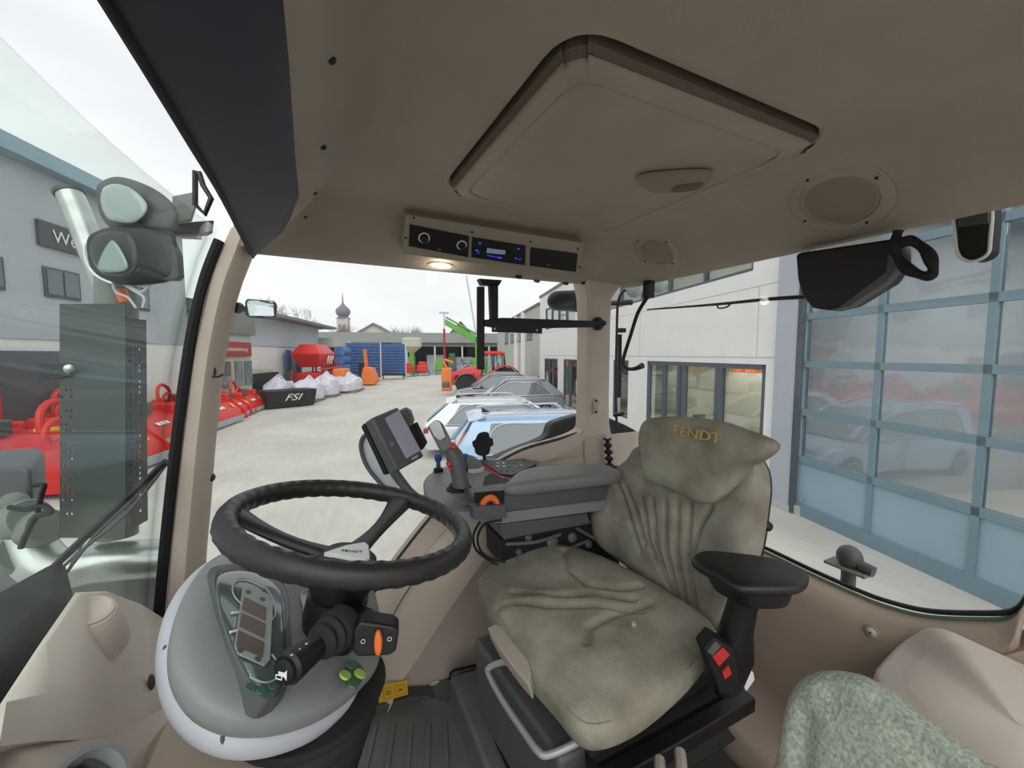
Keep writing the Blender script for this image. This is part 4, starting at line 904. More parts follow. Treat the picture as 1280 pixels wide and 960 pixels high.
# lamps outside the rear window
t = thing('rear_work_lamp', 'rounded black lamp hanging outside at the top right of the rear window', 'lamp', PX(1217, 262, 1.36))
def lo3(s, X, dz=0): return catmull([PX(1216+(x-1216)*s, 262+(y-262)*s+dz, X) for x, y in ((1196, 255), (1236, 250), (1237, 300), (1233, 317), (1215, 325), (1200, 319), (1195, 300))], 4, True)
ob('lamp_body', G().prism(lo3(1, 1.36), (.07, 0, 0)), 'blackm', t, bevel=.008)
ob('painted_glow_rim', G().tube([p for p in lo3(1.03, 1.36)], .0035, 6, closed=True, smooth=False), 'white', t, smooth=True, label='white rim painted for the glow of the lens edge')  # glow round the lamp outline, put in as a white ring
ob('lamp_top', G().prism([PX(*q, 1.35) for q in ((1197, 268), (1236, 262), (1236, 279), (1197, 284))], (.02, 0, 0)), 'shield', t, bevel=.003)
for (x, y, r, lab) in ((793, 361, .045, 'round grey work lamp outside the rear window corner, left one'), (823, 354, .045, 'round grey work lamp outside the rear window corner, right one')):
    p = PX(x, y, 1.5); t = thing('work_lamp', lab, 'lamp', p, 'round work lamps at the rear window corner')
    ob('shell', G().lathe([(r*.4, .05), (r*.9, .03), (r, 0), (r*.95, -.012)], p, (.4, .6, .1), 24), 'shield2', t, smooth=True); ob('lens', G().lathe([(r*.93, -.012), (r*.5, -.02), (0, -.022)], p, (.4, .6, .1), 24), 'lens', t, smooth=True)
# rear outside bracket with knob (on the fender)
p = PX(1062, 696, 1.55); t = thing('trailer_socket', 'round grey rubber knob on a plate outside the rear window', 'socket', p)
ob('mount_plate', G().box(p+V(0, 0, -.035), (.07, .115, .01)), 'shield2', t, bevel=.003); ob('dome_cap', G().ball(p, (.034, .036, .038)), 'dgrey', t, smooth=True); ob('side_plug', G().cyl(p+V(0, -.03, -.015), p+V(0, -.065, -.02), .018), 'dgrey', t, smooth=True)
ob('lower_stub', G().cyl(p+V(0, 0, -.035), p+V(0, 0, -.3), .02), 'dgrey', t, smooth=True)
# fender outside
t = thing('rear_fender', 'glossy black rear fender outside the side glass', 'fender', PY(700, 600, 1.75))
ob('fender_shell', G().prism(catmull([PY(*q, 1.62) for q in ((556, 604), (575, 592), (610, 577), (645, 562), (676, 550), (685, 543), (689, 532), (699, 526), (735, 518), (780, 530), (815, 560), (830, 640), (700, 660), (600, 640))], 3, True), (0, .06, 0)), 'black', t, bevel=.01)
# ================================================================== FLOOR
t = thing('floor_mat', 'grey ribbed rubber floor mat in the footwell', 'floor mat', V(.2, 1.0, 1.65))
g = G()
mm = [PZ(*q, 1.665) for q in ((478, 870), (520, 872), (556, 878), (600, 985), (440, 1000), (400, 1000))]
ob('mat_sheet', G().prism([PZ(420, 1080, 1.65), PZ(455, 892, 1.65), PZ(480, 878, 1.65), PZ(515, 868, 1.65), PZ(563, 880, 1.65), PZ(640, 1080, 1.65)], V(0, 0, .008)), 'mat', t, bevel=.002)
for x0, x1 in ((492, 478), (514, 506), (536, 532), (556, 560), (470, 448)):
    a = PZ(x0, 905, 1.659); b = PZ(x1, 1000, 1.659); d = V(.008, 0, 0); ob('rib', G().prism([a-d, a+d, b+d, b-d], V(0, 0, .005)), 'mat', t, bevel=.002)
ob('kick_plate', G().prism([PY(*q, 1.31) for q in ((440, 888), (475, 884), (512, 872), (540, 870), (564, 872), (575, 905), (440, 930))], V(0, .05, 0)), 'mat2', t, bevel=.004)
t = thing('seat_platform', 'dark grey step platform under the driver seat', 'platform', V(.6, .9, 1.65))
pq = [PZ(562, 842, 1.765), PZ(604, 832, 1.765), V(.98, 1.28, 1.765), V(.98, .35, 1.765), PZ(640, 1060, 1.765), PZ(608, 960, 1.765)]
ob('platform', G().prism([V(p.x, p.y, 1.64) for p in pq], V(0, 0, .12)), 'mat', t, bevel=.012)
ob('slot', G().prism([PZ(*q, 1.768) for q in ((600, 885), (608, 877), (625, 878), (680, 990), (650, 1000))], V(0, 0, .002)), 'blackm', t)
tagm(ob('seam_tube', G().tube([PY(*q, 1.36) for q in ((604, 829), (580, 835), (566, 839), (562, 848), (562, 872))], .004, 6), 'blackm', smooth=True), 'black edge seam where the platform meets the right wall', 'seam')
# warning sticker
sp = V(.1, 1.345, 2); 
t = thing('warning_sticker', 'yellow pictogram sticker on the right wall by the binnacle', 'sticker', PY(492, 863, 1.298))
ob('sticker_sheet', G().prism([PY(*q, 1.3) for q in ((470, 858), (509, 850), (510, 868), (474, 879))], (0, .0015, 0)), 'yellow', t)
for q in (((479, 861), (489, 859), (489, 872), (480, 874)), ((494, 857), (506, 855), (507, 867), (495, 870))):
    P = [PY(*z, 1.2985) for z in q]; ob('pictogram_frame', G().tube(P, .0007, 5, closed=True, smooth=False), 'dgrey', t)
p = PY(485, 866, 1.298); ob('pictogram', G().tube(arc(p, (1, 0, 0), (0, 0, 1), .006, 0, 360, 12), .0012, 5), 'dgrey', t); p = PY(500, 862, 1.298); ob('pictogram', G().prism([p+V(-.008, 0, -.004), p+V(.008, 0, -.004), p+V(.006, 0, .003), p+V(-.002, 0, .001)], (0, -.0006, 0)), 'dgrey', t)
# ================================================================== TRACTOR OUTSIDE (front right)
def perf(o, ux, uy, nx, ny, w, h, holes, r, th):
    g = G(); cw, ch = w/nx, h/ny; n = ux.cross(uy).normalized()*th
    for i in range(nx):
        for j in range(ny):
            a = [(i, j), (i+.5, j), (i+1, j), (i+1, j+.5), (i+1, j+1), (i+.5, j+1), (i, j+1), (i, j+.5)]
            Pq = [o+ux*x*cw+uy*y*ch for x, y in a]; c = o+ux*(i+.5)*cw+uy*(j+.5)*ch
            if (i, j) in holes:
                H = [c+(p-c).normalized()*r for p in Pq]
                for off in (n*0, n): g.add([p+off for p in Pq]+[p+off for p in H], [(k, (k+1) % 8, 8+(k+1) % 8, 8+k) for k in range(8)])
                g.add(H+[p+n for p in H], [(k, (k+1) % 8, 8+(k+1) % 8, 8+k) for k in range(8)])
            else:
                for off in (n*0, n): g.add([Pq[0]+off, Pq[2]+off, Pq[4]+off, Pq[6]+off], [(0, 1, 2, 3)])
    e = [o, o+ux*w, o+ux*w+uy*h, o+uy*h]; g.add(e+[p+n for p in e], [(k, (k+1) % 4, 4+(k+1) % 4, 4+k) for k in range(4)])
    return g
t = thing('exhaust_stack', 'tall dark perforated exhaust guard outside the windscreen', 'exhaust', PD(120, 665, 1.15))
rnd = random.Random(3)
a, b, c, d = PD(76, 672, 1.12), PD(158, 672, 1.12), PD(156, 378, 1.12), PD(76, 380, 1.12)
hl_ = {(i, j) for i in (0, 1, 2) for j in range(3, 22) if (i+j*7) % 3 != 0 and j % 5 != 4}
ob('guard_plate', perf(a, (b-a)/(b-a).length, (d-a)/(d-a).length, 14, 34, (b-a).length, (d-a).length, hl_, .0042, .003), 'shield', t)
a, b, c, d = PD(153, 668, 1.13), PD(184, 650, 1.22), PD(182, 400, 1.22), PD(153, 400, 1.13)
hl_ = {(i, j) for i in (1, 2, 3) for j in range(2, 33) if (i*5+j*3) % 4 != 0}
ob('side_guard', perf(a, (b-a)/(b-a).length, (c-b)/(c-b).length, 5, 38, (b-a).length, (c-b).length, hl_, .0048, .002), 'dgrey', t)
ob('inner_pipe', G().cyl(PD(146, 670, 1.22), PD(146, 350, 1.22), .05, 24), 'shield2', t, smooth=True)
ob('band', G().lathe([(.052, -.01), (.056, -.008), (.056, .008), (.052, .01)], PD(146, 452, 1.22), (0, 0, 1), 24), 'black', t, smooth=True)
ob('guard_bracket', G().prism([PD(*q, 1.11) for q in ((48, 452), (88, 455), (88, 470), (48, 478))], V(.005, .01, 0)), 'black', t, bevel=.002)
p = PD(87, 461, 1.10); ob('bolt', G().lathe([(.012, -.002), (.012, .004), (.006, .008), (0, .008)], p, (.3, -1, 0), 14), 'silver', t, smooth=True)
t = thing('exhaust_tailpipe', 'slanted steel tail pipe above the exhaust guard', 'exhaust pipe', PD(130, 370, 1.25))
g = G().tube([PD(*q, 1.25) for q in ((143, 385), (128, 345), (112, 305), (98, 268), (86, 240))], .034, 22)
ob('pipe', g, 'exh', t, smooth=True)
e0 = PD(86, 240, 1.25); ed = (PD(78, 226, 1.25)-PD(92, 254, 1.25)).normalized(); ob('pipe_mouth', G().lathe([(.037, -.01), (.039, 0), (.032, .001), (.030, -.03)], e0, ed, 22), 'dgrey', t, smooth=True)
t = thing('exhaust_elbow', 'horizontal silver exhaust pipe with round clamps below the windscreen wipers', 'exhaust pipe', PD(120, 700, 1.2))
ob('pipe', G().tube([PD(*q) for q in ((228, 697, 1.3), (180, 699, 1.25), (120, 704, 1.2), (70, 712, 1.16), (40, 690, 1.15), (30, 655, 1.15))], lambda u: .058, 24), 'exh', t, smooth=True)
for (x, y, r) in ((30, 650, .055), (22, 690, .06), (50, 660, .05)): ob('clamp_drum', G().lathe([(r*.9, -.03), (r, -.02), (r, .02), (r*.9, .03)], PD(x, y, 1.13), (.7, -.5, .3), 24), 'shield2', t, smooth=True)
ob('clamp_strap', G().tube([PD(*q, 1.06) for q in ((12, 634), (32, 637), (52, 632), (64, 640), (50, 644), (44, 648), (32, 670), (26, 685))], .007, 8), 'black', t, smooth=True)
ob('clamp_strap', G().tube([PD(*q, 1.06) for q in ((47, 640), (52, 618), (55, 606), (42, 607))], .006, 8), 'black', t, smooth=True)
t = thing('engine_hood', 'dark hood and cowl of the tractor outside the windscreen at far left', 'hood', V(-1., .3, 2.2))
zz_ = PX(20, 775, -.52).z
ob('cowl', G().prism([V(-.49, -.1, zz_), V(-.50, PX(93, 748, -.50).y, zz_-.02), V(-.62, PX(85, 748, -.62).y, zz_-.03), V(-.8, .9, zz_-.06), V(-.8, -.1, zz_)], V(0, 0, -.5)), 'hoodn', t, bevel=.03)
ob('side_tank', G().prism([PD(*q, 1.2) for q in ((-60, 585), (30, 580), (38, 590), (42, 640), (20, 648), (-60, 640))], V(-.1, .3, 0)), 'dgrey', t, bevel=.02)
ob('tank_cap', G().lathe([(.03, 0), (.03, .02), (.02, .025)], PD(19, 628, 1.17), (.3, -1, .2), 20), 'shield2', t, smooth=True)
ob('lower_housing', G().prism([PD(*q, 1.35) for q in ((-60, 720), (230, 726), (240, 900), (-60, 900))], V(-.15, .3, 0)), 'dgrey', t, bevel=.03)
# wipers
t = thing('windscreen_wiper', 'pair of black wiper arms crossing the lower windscreen', 'wiper', PX(10, 775, -.6))
for k, P in enumerate((((-40, 810), (0, 768), (40, 735), (95, 682), (150, 632), (208, 577)), ((20, 760), (100, 690), (160, 640), (205, 584)), ((80, 722), (98, 690), (112, 670), (205, 582)), ((80, 720), (120, 668), (170, 620), (205, 580)))):
    q = [PX(x, y, -.46+.05*(x < 60)*0) for x, y in P]
    ob(('wiper_arm', 'wiper_arm', 'wiper_link', 'wiper_blade')[k], G().tube([PD(x, y, 1.0) for x, y in P], (.009, .004, .003, .004)[k], 8), 'dgrey' if k != 0 else 'black', t, smooth=True)
# work lamps cluster
t = thing('front_lamp_cluster', 'stack of two big work lamps on a black arm outside the windscreen', 'work lamp', PD(230, 290, 1.25))
ob('arm', G().prism([PD(*q, 1.25) for q in ((212, 280), (240, 277), (268, 275), (266, 292), (240, 293), (214, 293))], V(-.02, .04, 0)), 'black', t, bevel=.003)
def lampblob(P, d, dep, m, name, **k):
    P3 = [PD(*q, d) for q in P]; n = (CAM-PD(170, 290, d)).normalized(); return ob(name, pad(P3, n, .04, dep, K=12, N=80, p=4), m, t, smooth=True, **k)
l1 = lampblob([(120, 238), (128, 226), (150, 221), (185, 232), (212, 250), (224, 270), (215, 290), (180, 292), (145, 288), (126, 270)], 1.15, .10, 'dgrey', 'lamp_shell')
ob('lens', pad([PD(*q, 1.108) for q in ((126, 240), (140, 230), (165, 236), (185, 258), (170, 278), (140, 276), (128, 262))], (CAM-PD(150, 255, 1.1)).normalized(), .015, .005, K=8, N=50), 'lens', l1, smooth=True)
l2 = lampblob([(108, 305), (118, 290), (150, 282), (190, 284), (218, 292), (222, 330), (216, 350), (180, 356), (140, 354), (115, 338)], 1.12, .12, 'black', 'lamp_shell')
ob('lens', pad([PD(*q, 1.078) for q in ((112, 305), (128, 291), (160, 292), (172, 315), (165, 340), (135, 345), (117, 330))], (CAM-PD(140, 318, 1.1)).normalized(), .012, .005, K=8, N=50), M['clear'], l2, smooth=True)
ob('reflector', pad([PD(*q, 1.085) for q in ((122, 335), (140, 300), (160, 330), (150, 340))], (CAM-PD(140, 318, 1.1)).normalized(), .008, .003, K=6, N=40), 'lens', l2, smooth=True)
ob('side_plate', G().prism([PD(*q, 1.1) for q in ((213, 300), (221, 318), (223, 345), (218, 350), (196, 350))], V(.01, .02, 0)), 'shield', t, bevel=.003)
ob('rear_plate', G().prism([PD(*q, 1.28) for q in ((215, 245), (240, 240), (246, 250), (238, 275), (215, 280))], V(0, .02, 0)), 'shield2', t, bevel=.003)
ob('white_rim', G().tube([PD(*q, 1.075) for q in ((107, 304), (106, 318), (112, 335), (124, 347), (140, 354))], .003, 6), 'white', t, smooth=True)  # plain white line along the lower lamp's edge
g = G()
for P in (((140, 350), (145, 365), (160, 372), (170, 385)), ((150, 352), (165, 362), (180, 372), (178, 385)), ((160, 355), (175, 365), (186, 358)), ((165, 352), (180, 358), (192, 354))): g.tube([PD(*q, 1.12) for q in P], .0035, 6)
ob('cable_bundle', g, 'lgrey', t, smooth=True)
p = PD(150, 362, 1.15); ob('cable_plug', G().cyl(p, p+V(.01, 0, -.035), .014), 'orange', t, smooth=True)
# exterior black mirror housing at right
t = thing('wing_mirror', 'black exterior mirror housing seen through the side glass corner', 'mirror', PY(710, 376, 1.7))
ob('housing', pad([PY(*q, 1.7) for q in ((686, 376), (692, 365), (712, 363), (745, 363), (748, 392), (735, 391), (712, 389), (693, 387))], (0, -1, 0), .03, .06, K=10, N=60), 'black', t, smooth=True)
ob('mirror_stem', G().cyl(PY(735, 380, 1.74), PY(790, 378, 1.66), .014), 'black', t, smooth=True)
# ================================================================== YARD
g = G().add([S(-40, -60), S(-40, 60), S(160, 60), S(160, -90)], [(0, 1, 2, 3)]); o = struct('ground', G().prism([S(-40, -60, 0), S(-40, 60, 0), S(170, 60, 0), S(170, -90, 0)], (0, 0, -.1)), 'ground', 'pale concrete yard surface', 'ground')
def sbox(g, u0, u1, v0, v1, z0, z1): return g.prism([S(u0, v0, z0), S(u0, v1, z0), S(u1, v1, z0), S(u1, v0, z0)], (0, 0, z1-z0))
VF = 6.15
# white hall
t = thing('white_hall', 'long white workshop hall with dark framed windows on the right', 'building', S(15, VF))
g = G()
# wall pieces around openings: list of (u0,u1,z0,z1)
Wn = [(6.95, 8.35, .75, 2.65), (8.45, 9.75, .75, 2.65), (9.85, 11.7, .6, 2.65)]
def wallrects(u0, u1, z0, z1, holes):
    us = sorted({u0, u1, *[h[0] for h in holes], *[h[1] for h in holes]}); out = []
    for a, b in zip(us, us[1:]):
        hs_ = sorted([(h[2], h[3]) for h in holes if h[0] <= a+1e-6 and h[1] >= b-1e-6]); z = z0
        for p, q in hs_:
            if p > z: out.append((a, b, z, p))
            z = q
        if z < z1: out.append((a, b, z, z1))
    return out
low = (6.95, 11.7, .6, 2.65); up1 = (7.4, 17.0, 4.55, 5.7); d1 = (18.6, 20.9, .1, 2.6); d2 = (22.0, 25.2, .1, 2.6); up2 = (19.0, 25.0, 4.4, 5.7); w3 = (13.0, 14.3, .6, 2.65)
for r in wallrects(6.62, 26.5, 0, 6.6, [low, up1, d1, d2, up2, w3]): sbox(g, r[0], r[1], VF, VF+.3, r[2], r[3])
ob('wall', g, 'wwall', t)
g = G(); sbox(g, 6.0, 26.6, VF-.05, VF+6, 6.6, 6.75); ob('roof', g, 'roofg', t)
g = G(); sbox(g, 6.62, 8, VF-.02, VF, 5.9, 6.02) if 0 else sbox(g, 6.0, 26.5, VF-.06, VF+.0, -.02, .16); ob('plinth', g, 'sidng', t)
def win(h, splits, m='wframe', gl='glassf', mid=None, fw=.07):
    g = G(); u0, u1, z0, z1 = h
    for a, b, c, d in ((u0, u1, z0, z0+fw), (u0, u1, z1-fw, z1), (u0, u0+fw, z0, z1), (u1-fw, u1, z0, z1)): sbox(g, a, b, VF+.02, VF+.12, c, d)
    for s in splits: sbox(g, s-fw/2, s+fw/2, VF+.01, VF+.12, z0, z1)
    o = ob('window', g, m, t); g = G(); sbox(g, u0+fw, u1-fw, VF+.07, VF+.09, z0+fw, z1-fw); ob('pane', g, gl, o); return o
win(low, [8.3, 8.42, 9.75, 10.0, 10.75], fw=.11); win(w3, []); win(up1, [9.0, 10.6, 12.2, 13.8, 15.4]); win(up2, [20.5, 22.0, 23.5]); win(d1, [19.8]); win(d2, [23.2, 24.2])
g = G(); sbox(g, 6.9, 11.8, VF-.08, VF+.05, .54, .6); ob('window_sill', g, 'sidng', t)
g = G()
for r in ((6.7, 6.75, 0, 6.6),): pass
for (a, b, c, d) in ((6.62, 26.4, 2.78, 2.80), (6.62, 26.4, 4.2, 4.215), (12.2, 12.215, 2.8, 4.2), (7.2, 7.215, 2.8, 4.2)): sbox(g, a, b, VF-.004, VF+.01, c, d)
ob('panel_joint', g, 'sidng', t)
# office room behind the windows
g = G(); sbox(g, 6.7, 26.3, VF+4.0, VF+4.1, 0, 6.5); sbox(g, 6.7, 26.3, VF+.31, VF+4.1, 2.9, 3.1); sbox(g, 6.7, 26.3, VF+.31, VF+4.1, -.0, .05); sbox(g, 26.3, 26.4, VF+.3, VF+4.1, 0, 6.5); sbox(g, 6.62, 6.7, VF+.3, VF+4.1, 0, 6.5)
ob('office_room', g, 'room', t)
g = G(); sbox(g, 9.4, 11.4, VF+2.6, VF+3.2, 0, 2.3); tagm(ob('cabinet', g, 'beige2'), 'pale cabinet inside the office behind the dark framed windows', 'cabinet')
for (u, z, m_, lab) in ((10.4, 2.31, 'orange', 'orange box on top of the office cabinet, right one'), (11.0, 2.31, 'mor', 'orange box on top of the office cabinet, left one')):
    g = G(); sbox(g, u, u+.4, VF+2.7, VF+3.1, z, z+.28); tagm(ob('storage_box', g, m_, bevel=.01), lab, 'box', 'boxes on the office cabinet')
oc = thing('office_chair', 'black office chair behind the office window', 'chair', S(10.5, VF+.9))
g = G(); sbox(g, 10.3, 10.75, VF+.7, VF+1.15, .48, .56); ob('seat', g, 'black', oc, bevel=.03); g = G(); sbox(g, 10.3, 10.36, VF+.72, VF+1.1, .6, 1.15); ob('backrest', g, 'black', oc, bevel=.02)
ob('leg', G().cyl(S(10.52, VF+.92, .06), S(10.52, VF+.92, .5), .03), 'black', oc); g = G()
for a in range(5): q = S(10.52, VF+.92, .08); g.tube([q, q+V(cos(a*1.257)*.28, sin(a*1.257)*.28, -.02)], .02, 8)
ob('base', g, 'black', oc)
ds = thing('office_desk', 'white desk standing behind the office windows', 'desk', S(8.6, VF+1.2)); g = G(); sbox(g, 7.6, 10.0, VF+.9, VF+1.6, .72, .76); ob('desk_top', g, 'lgrey', ds)
for u in (7.7, 9.85):
    g = G(); sbox(g, u, u+.06, VF+.95, VF+1.55, .05, .72); ob('leg', g, 'lgrey', ds)
# grey pier and sectional doors
t = thing('grey_pier', 'pale grey pier between the white hall and the glazed roller door', 'pillar', S(6.3, VF))
g = G(); sbox(g, 6.2, 6.62, VF-.12, VF+.3, 0, 5.0); ob('pier_face', g, 'pier', t); g = G(); sbox(g, 6.18, 6.64, VF-.14, VF+.3, 0, .12); ob('pier_foot', g, 'sidng', t)
t = thing('sectional_door', 'blue grey glazed sectional workshop door on the right', 'door', S(4, VF))
zl = [.12, 1.0, 1.84, 2.68, 3.5, 4.38, 5.0]; us = [6.12, 4.88, 3.68, 2.48, 1.28, .08, -1.1, -2.3]
fr = G()
for z in zl: sbox(fr, us[-1], us[0], VF-.02, VF+.06, z-.055, z+.055)
for u in us: sbox(fr, u-.04, u+.04, VF-.02, VF+.06, zl[0], zl[-1])
ob('door_frame', fr, 'frame', t)
g = G(); sbox(g, us[-1], us[0], VF-.03, VF+.06, 0, .22); ob('bottom_rail', g, 'frame', t)
g = G(); sbox(g, 6.10, 6.2, VF-.08, VF+.1, 0, 5.0); ob('guide_rail', g, 'wframe', t)
for i in range(len(us)-1):
    g = G(); sbox(g, us[i+1]+.04, us[i]-.04, VF+.015, VF+.035, .2, .95); ob('solid_panel', g, 'fpanel', t)
for j in range(1, 5):
    for i in range(len(us)-1):
        g = G(); sbox(g, us[i+1]+.04, us[i]-.04, VF+.015, VF+.025, zl[j]+.055, zl[j+1]-.055); ob('pane', g, 'glassd', t)
ob('door_bolt', G().cyl(S(5.95, VF-.04, .32), S(5.95, VF-.07, .32), .03), 'silver', t)
t = thing('door_lintel', 'pale blue grey fascia above the glazed sectional door', 'fascia', S(2, VF))
g = G(); sbox(g, -3, 6.2, VF-.1, VF+.3, 5.0, 5.6); ob('fascia_board', g, 'fpanel', t)
t = thing('workshop_hall', 'dim workshop room behind the glazed door', 'building', S(2, VF+5))
g = G(); sbox(g, -3.1, 6.6, VF+8, VF+8.1, 0, 5.5); sbox(g, -3.2, -3.1, VF+.3, VF+8, 0, 5.5); sbox(g, 6.5, 6.6, VF+.31, VF+8, 0, 5.5); ob('inner_wall', g, 'gwall', t)
g = G(); sbox(g, -3.2, 6.6, VF+.1, VF+8.1, 5.5, 5.7); ob('roof_slab', g, 'gwall', t)
g = G(); sbox(g, .4, 2.2, VF+2, VF+6, .3, 1.7); tagm(ob('parked_machine', g, 'dgrey', bevel=.1), 'grey machine parked inside the dim workshop', 'machine')
# further grey hall
t = thing('grey_hall', 'light grey clad hall further along the yard behind the red tractor', 'building', S(35, VF))
g = G(); sbox(g, 26.5, 50, VF+.0, VF+8, 0, 6.2); ob('wall', g, 'sidng', t); g = G(); sbox(g, 26.5, 50.2, VF-.1, VF+8, 6.2, 6.35); ob('roof', g, 'roofg', t)
for u in (29, 33, 37, 41):
    g = G(); sbox(g, u, u+2.2, VF-.03, VF+.02, 3.9, 5.1); o = ob('window', g, 'wframe', t); g = G(); sbox(g, u+.15, u+2.05, VF-.05, VF-.03, 4.0, 5.0); ob('pane', g, 'cglass', o)
for u in (31.8, 35.2):
    g = G(); sbox(g, u, u+.5, VF-.25, VF, 0, 6.2); ob('downpipe', g, 'wwall', t)
# post with box by the hall (px 722,510)
t = thing('meter_post', 'grey box on a post beside the hall doors', 'post', S(16.2, 5.6)); g = G(); sbox(g, 16.1, 16.2, 5.5, 5.6, 0, 1.2); ob('post', g, 'dgrey', t); g = G(); sbox(g, 16.0, 16.3, 5.35, 5.75, 1.2, 1.75); ob('box', g, 'lgrey', t, bevel=.02)
# ---------------------------------------------------------------- cars (local: +x forward, y left, z up)
def make_car(name, label, paint, u, v, heading, L=4.5, W=1.84, H=1.66, hatchx=.55, group='cars parked in front of the white hall', rails=True, trim='lgrey', boot=0.):
    t = thing(name, label, 'car', (0, 0, 0), group)
    xr, xf = -L/2, L/2; hw = W/2; belt = H*.60
    # body stations: x, top z, half width
    st = [(xr, .62, .80), (xr+.04, .9, .92), (xr+.14, belt-.02-boot, .97), (xr+.7, belt, 1.), (0, belt-.02, 1.), (xf-1.35, belt-.04, 1.), (xf-.9, belt-.09, .98), (xf-.35, belt-.2, .93), (xf-.08, .72, .86), (xf, .55, .78)]
    g = G(); Ls = []
    for x, z, w in st:
        w *= hw; b = .22 if xr+.1 < x < xf-.1 else .3
        Ls.append([V(x, y, zz) for y, zz in ((-w*.7, b), (-w*.96, b+.06), (-w, .5), (-w*.99, z-.16), (-w*.95, z-.04), (-w*.84, z), (0, z+.02), (w*.84, z), (w*.95, z-.04), (w*.99, z-.16), (w, .5), (w*.96, b+.06), (w*.7, b))])
    g.loft(Ls); ob('body', g, paint, t, smooth=True, local=True, ang=50)
    # greenhouse
    cx0, cx1 = xr+.10, xf-1.05; top0, top1 = xr+hatchx, xf-1.95
    def sec(x, z, w): return [V(x, -w, z), V(x, w, z)]
    def gh(k, sc=1., zz=0):   # k: 0 belt..1 roof, returns loop outline around
        x0 = cx0+(top0-cx0)*k; x1 = cx1+(top1-cx1)*k; w = hw*(.94-.20*k)*sc; z = belt-.03+(H-.05-belt)*k+zz
        return [V(x0, -w*.9, z), V(x0+.2, -w, z), V((x0+x1)/2, -w*1.02, z), V(x1-.2, -w*.96, z), V(x1, -w*.8, z), V(x1+.03, 0, z), V(x1, w*.8, z), V(x1-.2, w*.96, z), V((x0+x1)/2, w*1.02, z), V(x0+.2, w, z), V(x0, w*.9, z), V(x0-.03, 0, z)]
    ob('windows', G().loft([gh(0), gh(.5, 1.01), gh(1)]), 'cglass', t, smooth=True, local=True, ang=30)
    r0 = gh(1, 1.03, -.03); r1 = gh(1, .99, .02); r2 = [p*.86+V(p.x*.04, 0, p.z*.14+.045) for p in gh(1)]
    for p in r2: p.z = H-.01
    ob('roof', G().loft([r0, r1, r2, [V(p.x*.6, p.y*.5, H) for p in r2]]), paint, t, smooth=True, local=True, ang=60)
    g = G()
    for sy in (-1, 1):
        def pt(i, k, s=1.015): q = gh(k, s)[i if sy < 0 else 10-i]; return q
        g.tube([pt(4, 0), pt(4, .5), pt(4, 1)], .045, 8); g.tube([pt(0, 0), pt(0, .5), pt(0, 1)], .06, 8)
        a = pt(1, 0); b = pt(1, 1); g.prism([V(cx0, a.y, a.z), V(cx0+.55, a.y*1.0, a.z), V(top0+.25, b.y, b.z), V(top0-.1, b.y, b.z)], V(0, -sy*.05, 0))
    ob('pillars', g, paint, t, local=True)
    g = G()
    for sy in (-1, 1):
        w0 = hw*.965; g.tube([V(cx0+.5, sy*w0, belt-.0), V(0, sy*(w0+.01), belt-.01), V(cx1-.05, sy*(w0-.02), belt-.02)], .014, 6)
        def q(x, k): w = hw*(.94-.20*k)*1.03; return V(x, sy*w, belt-.03+(H-.05-belt)*k)
        g.tube([q(cx0+.5, .02), q(top0+.35, .86), q((top0+top1)/2, .93), q(top1-.1, .9), q(cx1-.2, .05)], .014, 6)
    ob('window_trim', g, trim, t, smooth=True, local=True)
    if rails:
        for sy in (-1, 1):
            y = sy*hw*.72; ob('roof_rail', G().tube([V(top0+.1, y, H-.01), V(top0+.25, y, H+.05), V(0, y, H+.07), V(top1-.35, y, H+.05), V(top1-.2, y, H-.01)], .02, 8), 'lgrey', t, smooth=True, local=True)
    ob('rear_spoiler', G().prism([V(top0-.18, -hw*.68, H-.10), V(top0+.15, -hw*.7, H-.02), V(top0+.15, hw*.7, H-.02), V(top0-.18, hw*.68, H-.10)], V(0, 0, .035)), paint, t, local=True, bevel=.012)
    ob('antenna_fin', G().prism([V(top0+.12, 0, H), V(top0+.3, 0, H), V(top0+.14, 0, H+.1)], V(0, .02, 0)), 'black', t, local=True)
    for sx in (-1, 1):
        for sy in (-1, 1):
            c = V(sx*L*.30, sy*(hw-.1), .34); w = ob('wheel', G().lathe([(.2, -.11), (.32, -.11), (.34, -.08), (.34, .08), (.32, .11), (.2, .11)], c, (0, 1, 0), 28), 'tyre', t, smooth=True, local=True, ang=30)
            ob('rim', G().lathe([(.21, .09), (.2, .12), (.08, .09), (.05, .12), (0, .12)], c, (0, sy, 0), 20), 'rim', w, smooth=True, local=True)
    for sy in (-1, 1):
        ob('tail_lamp', G().box(V(xr+.1, sy*(hw-.2), belt-.14), (.14, .34, .14)), 'taill', t, local=True, bevel=.02)
        ob('head_lamp', G().box(V(xf-.22, sy*(hw-.26), .72), (.3, .34, .13)), 'lens', t, local=True, bevel=.03)
        m_ = ob('door_mirror', G().ball(V(cx1-.45, sy*(hw+.1), belt+.06), (.1, .1, .08), 12, 8), paint, t, smooth=True, local=True)
        ob('door_seam', G().box(V(0, sy*hw*.995, .66), (.012, .01, .7)), 'black', t, local=True)
        for x in (-.45, .65): ob('door_handle', G().box(V(x, sy*(hw+.005), belt-.17), (.2, .03, .03)), trim, t, local=True, bevel=.006)
    t.location = S(u, v, 0); t.rotation_euler = (0, 0, heading)
    return t
make_car('car', 'pale blue estate car with black antenna, nearest in the row beside the hall', 'cblue', 8.15, 2.35, RV, L=4.7, H=1.66, W=1.9)
make_car('car', 'silver white estate car parked directly behind the pale blue one', 'cwhite', 11.7, 1.75, RV, L=4.9, H=1.58, W=1.86, hatchx=.8)
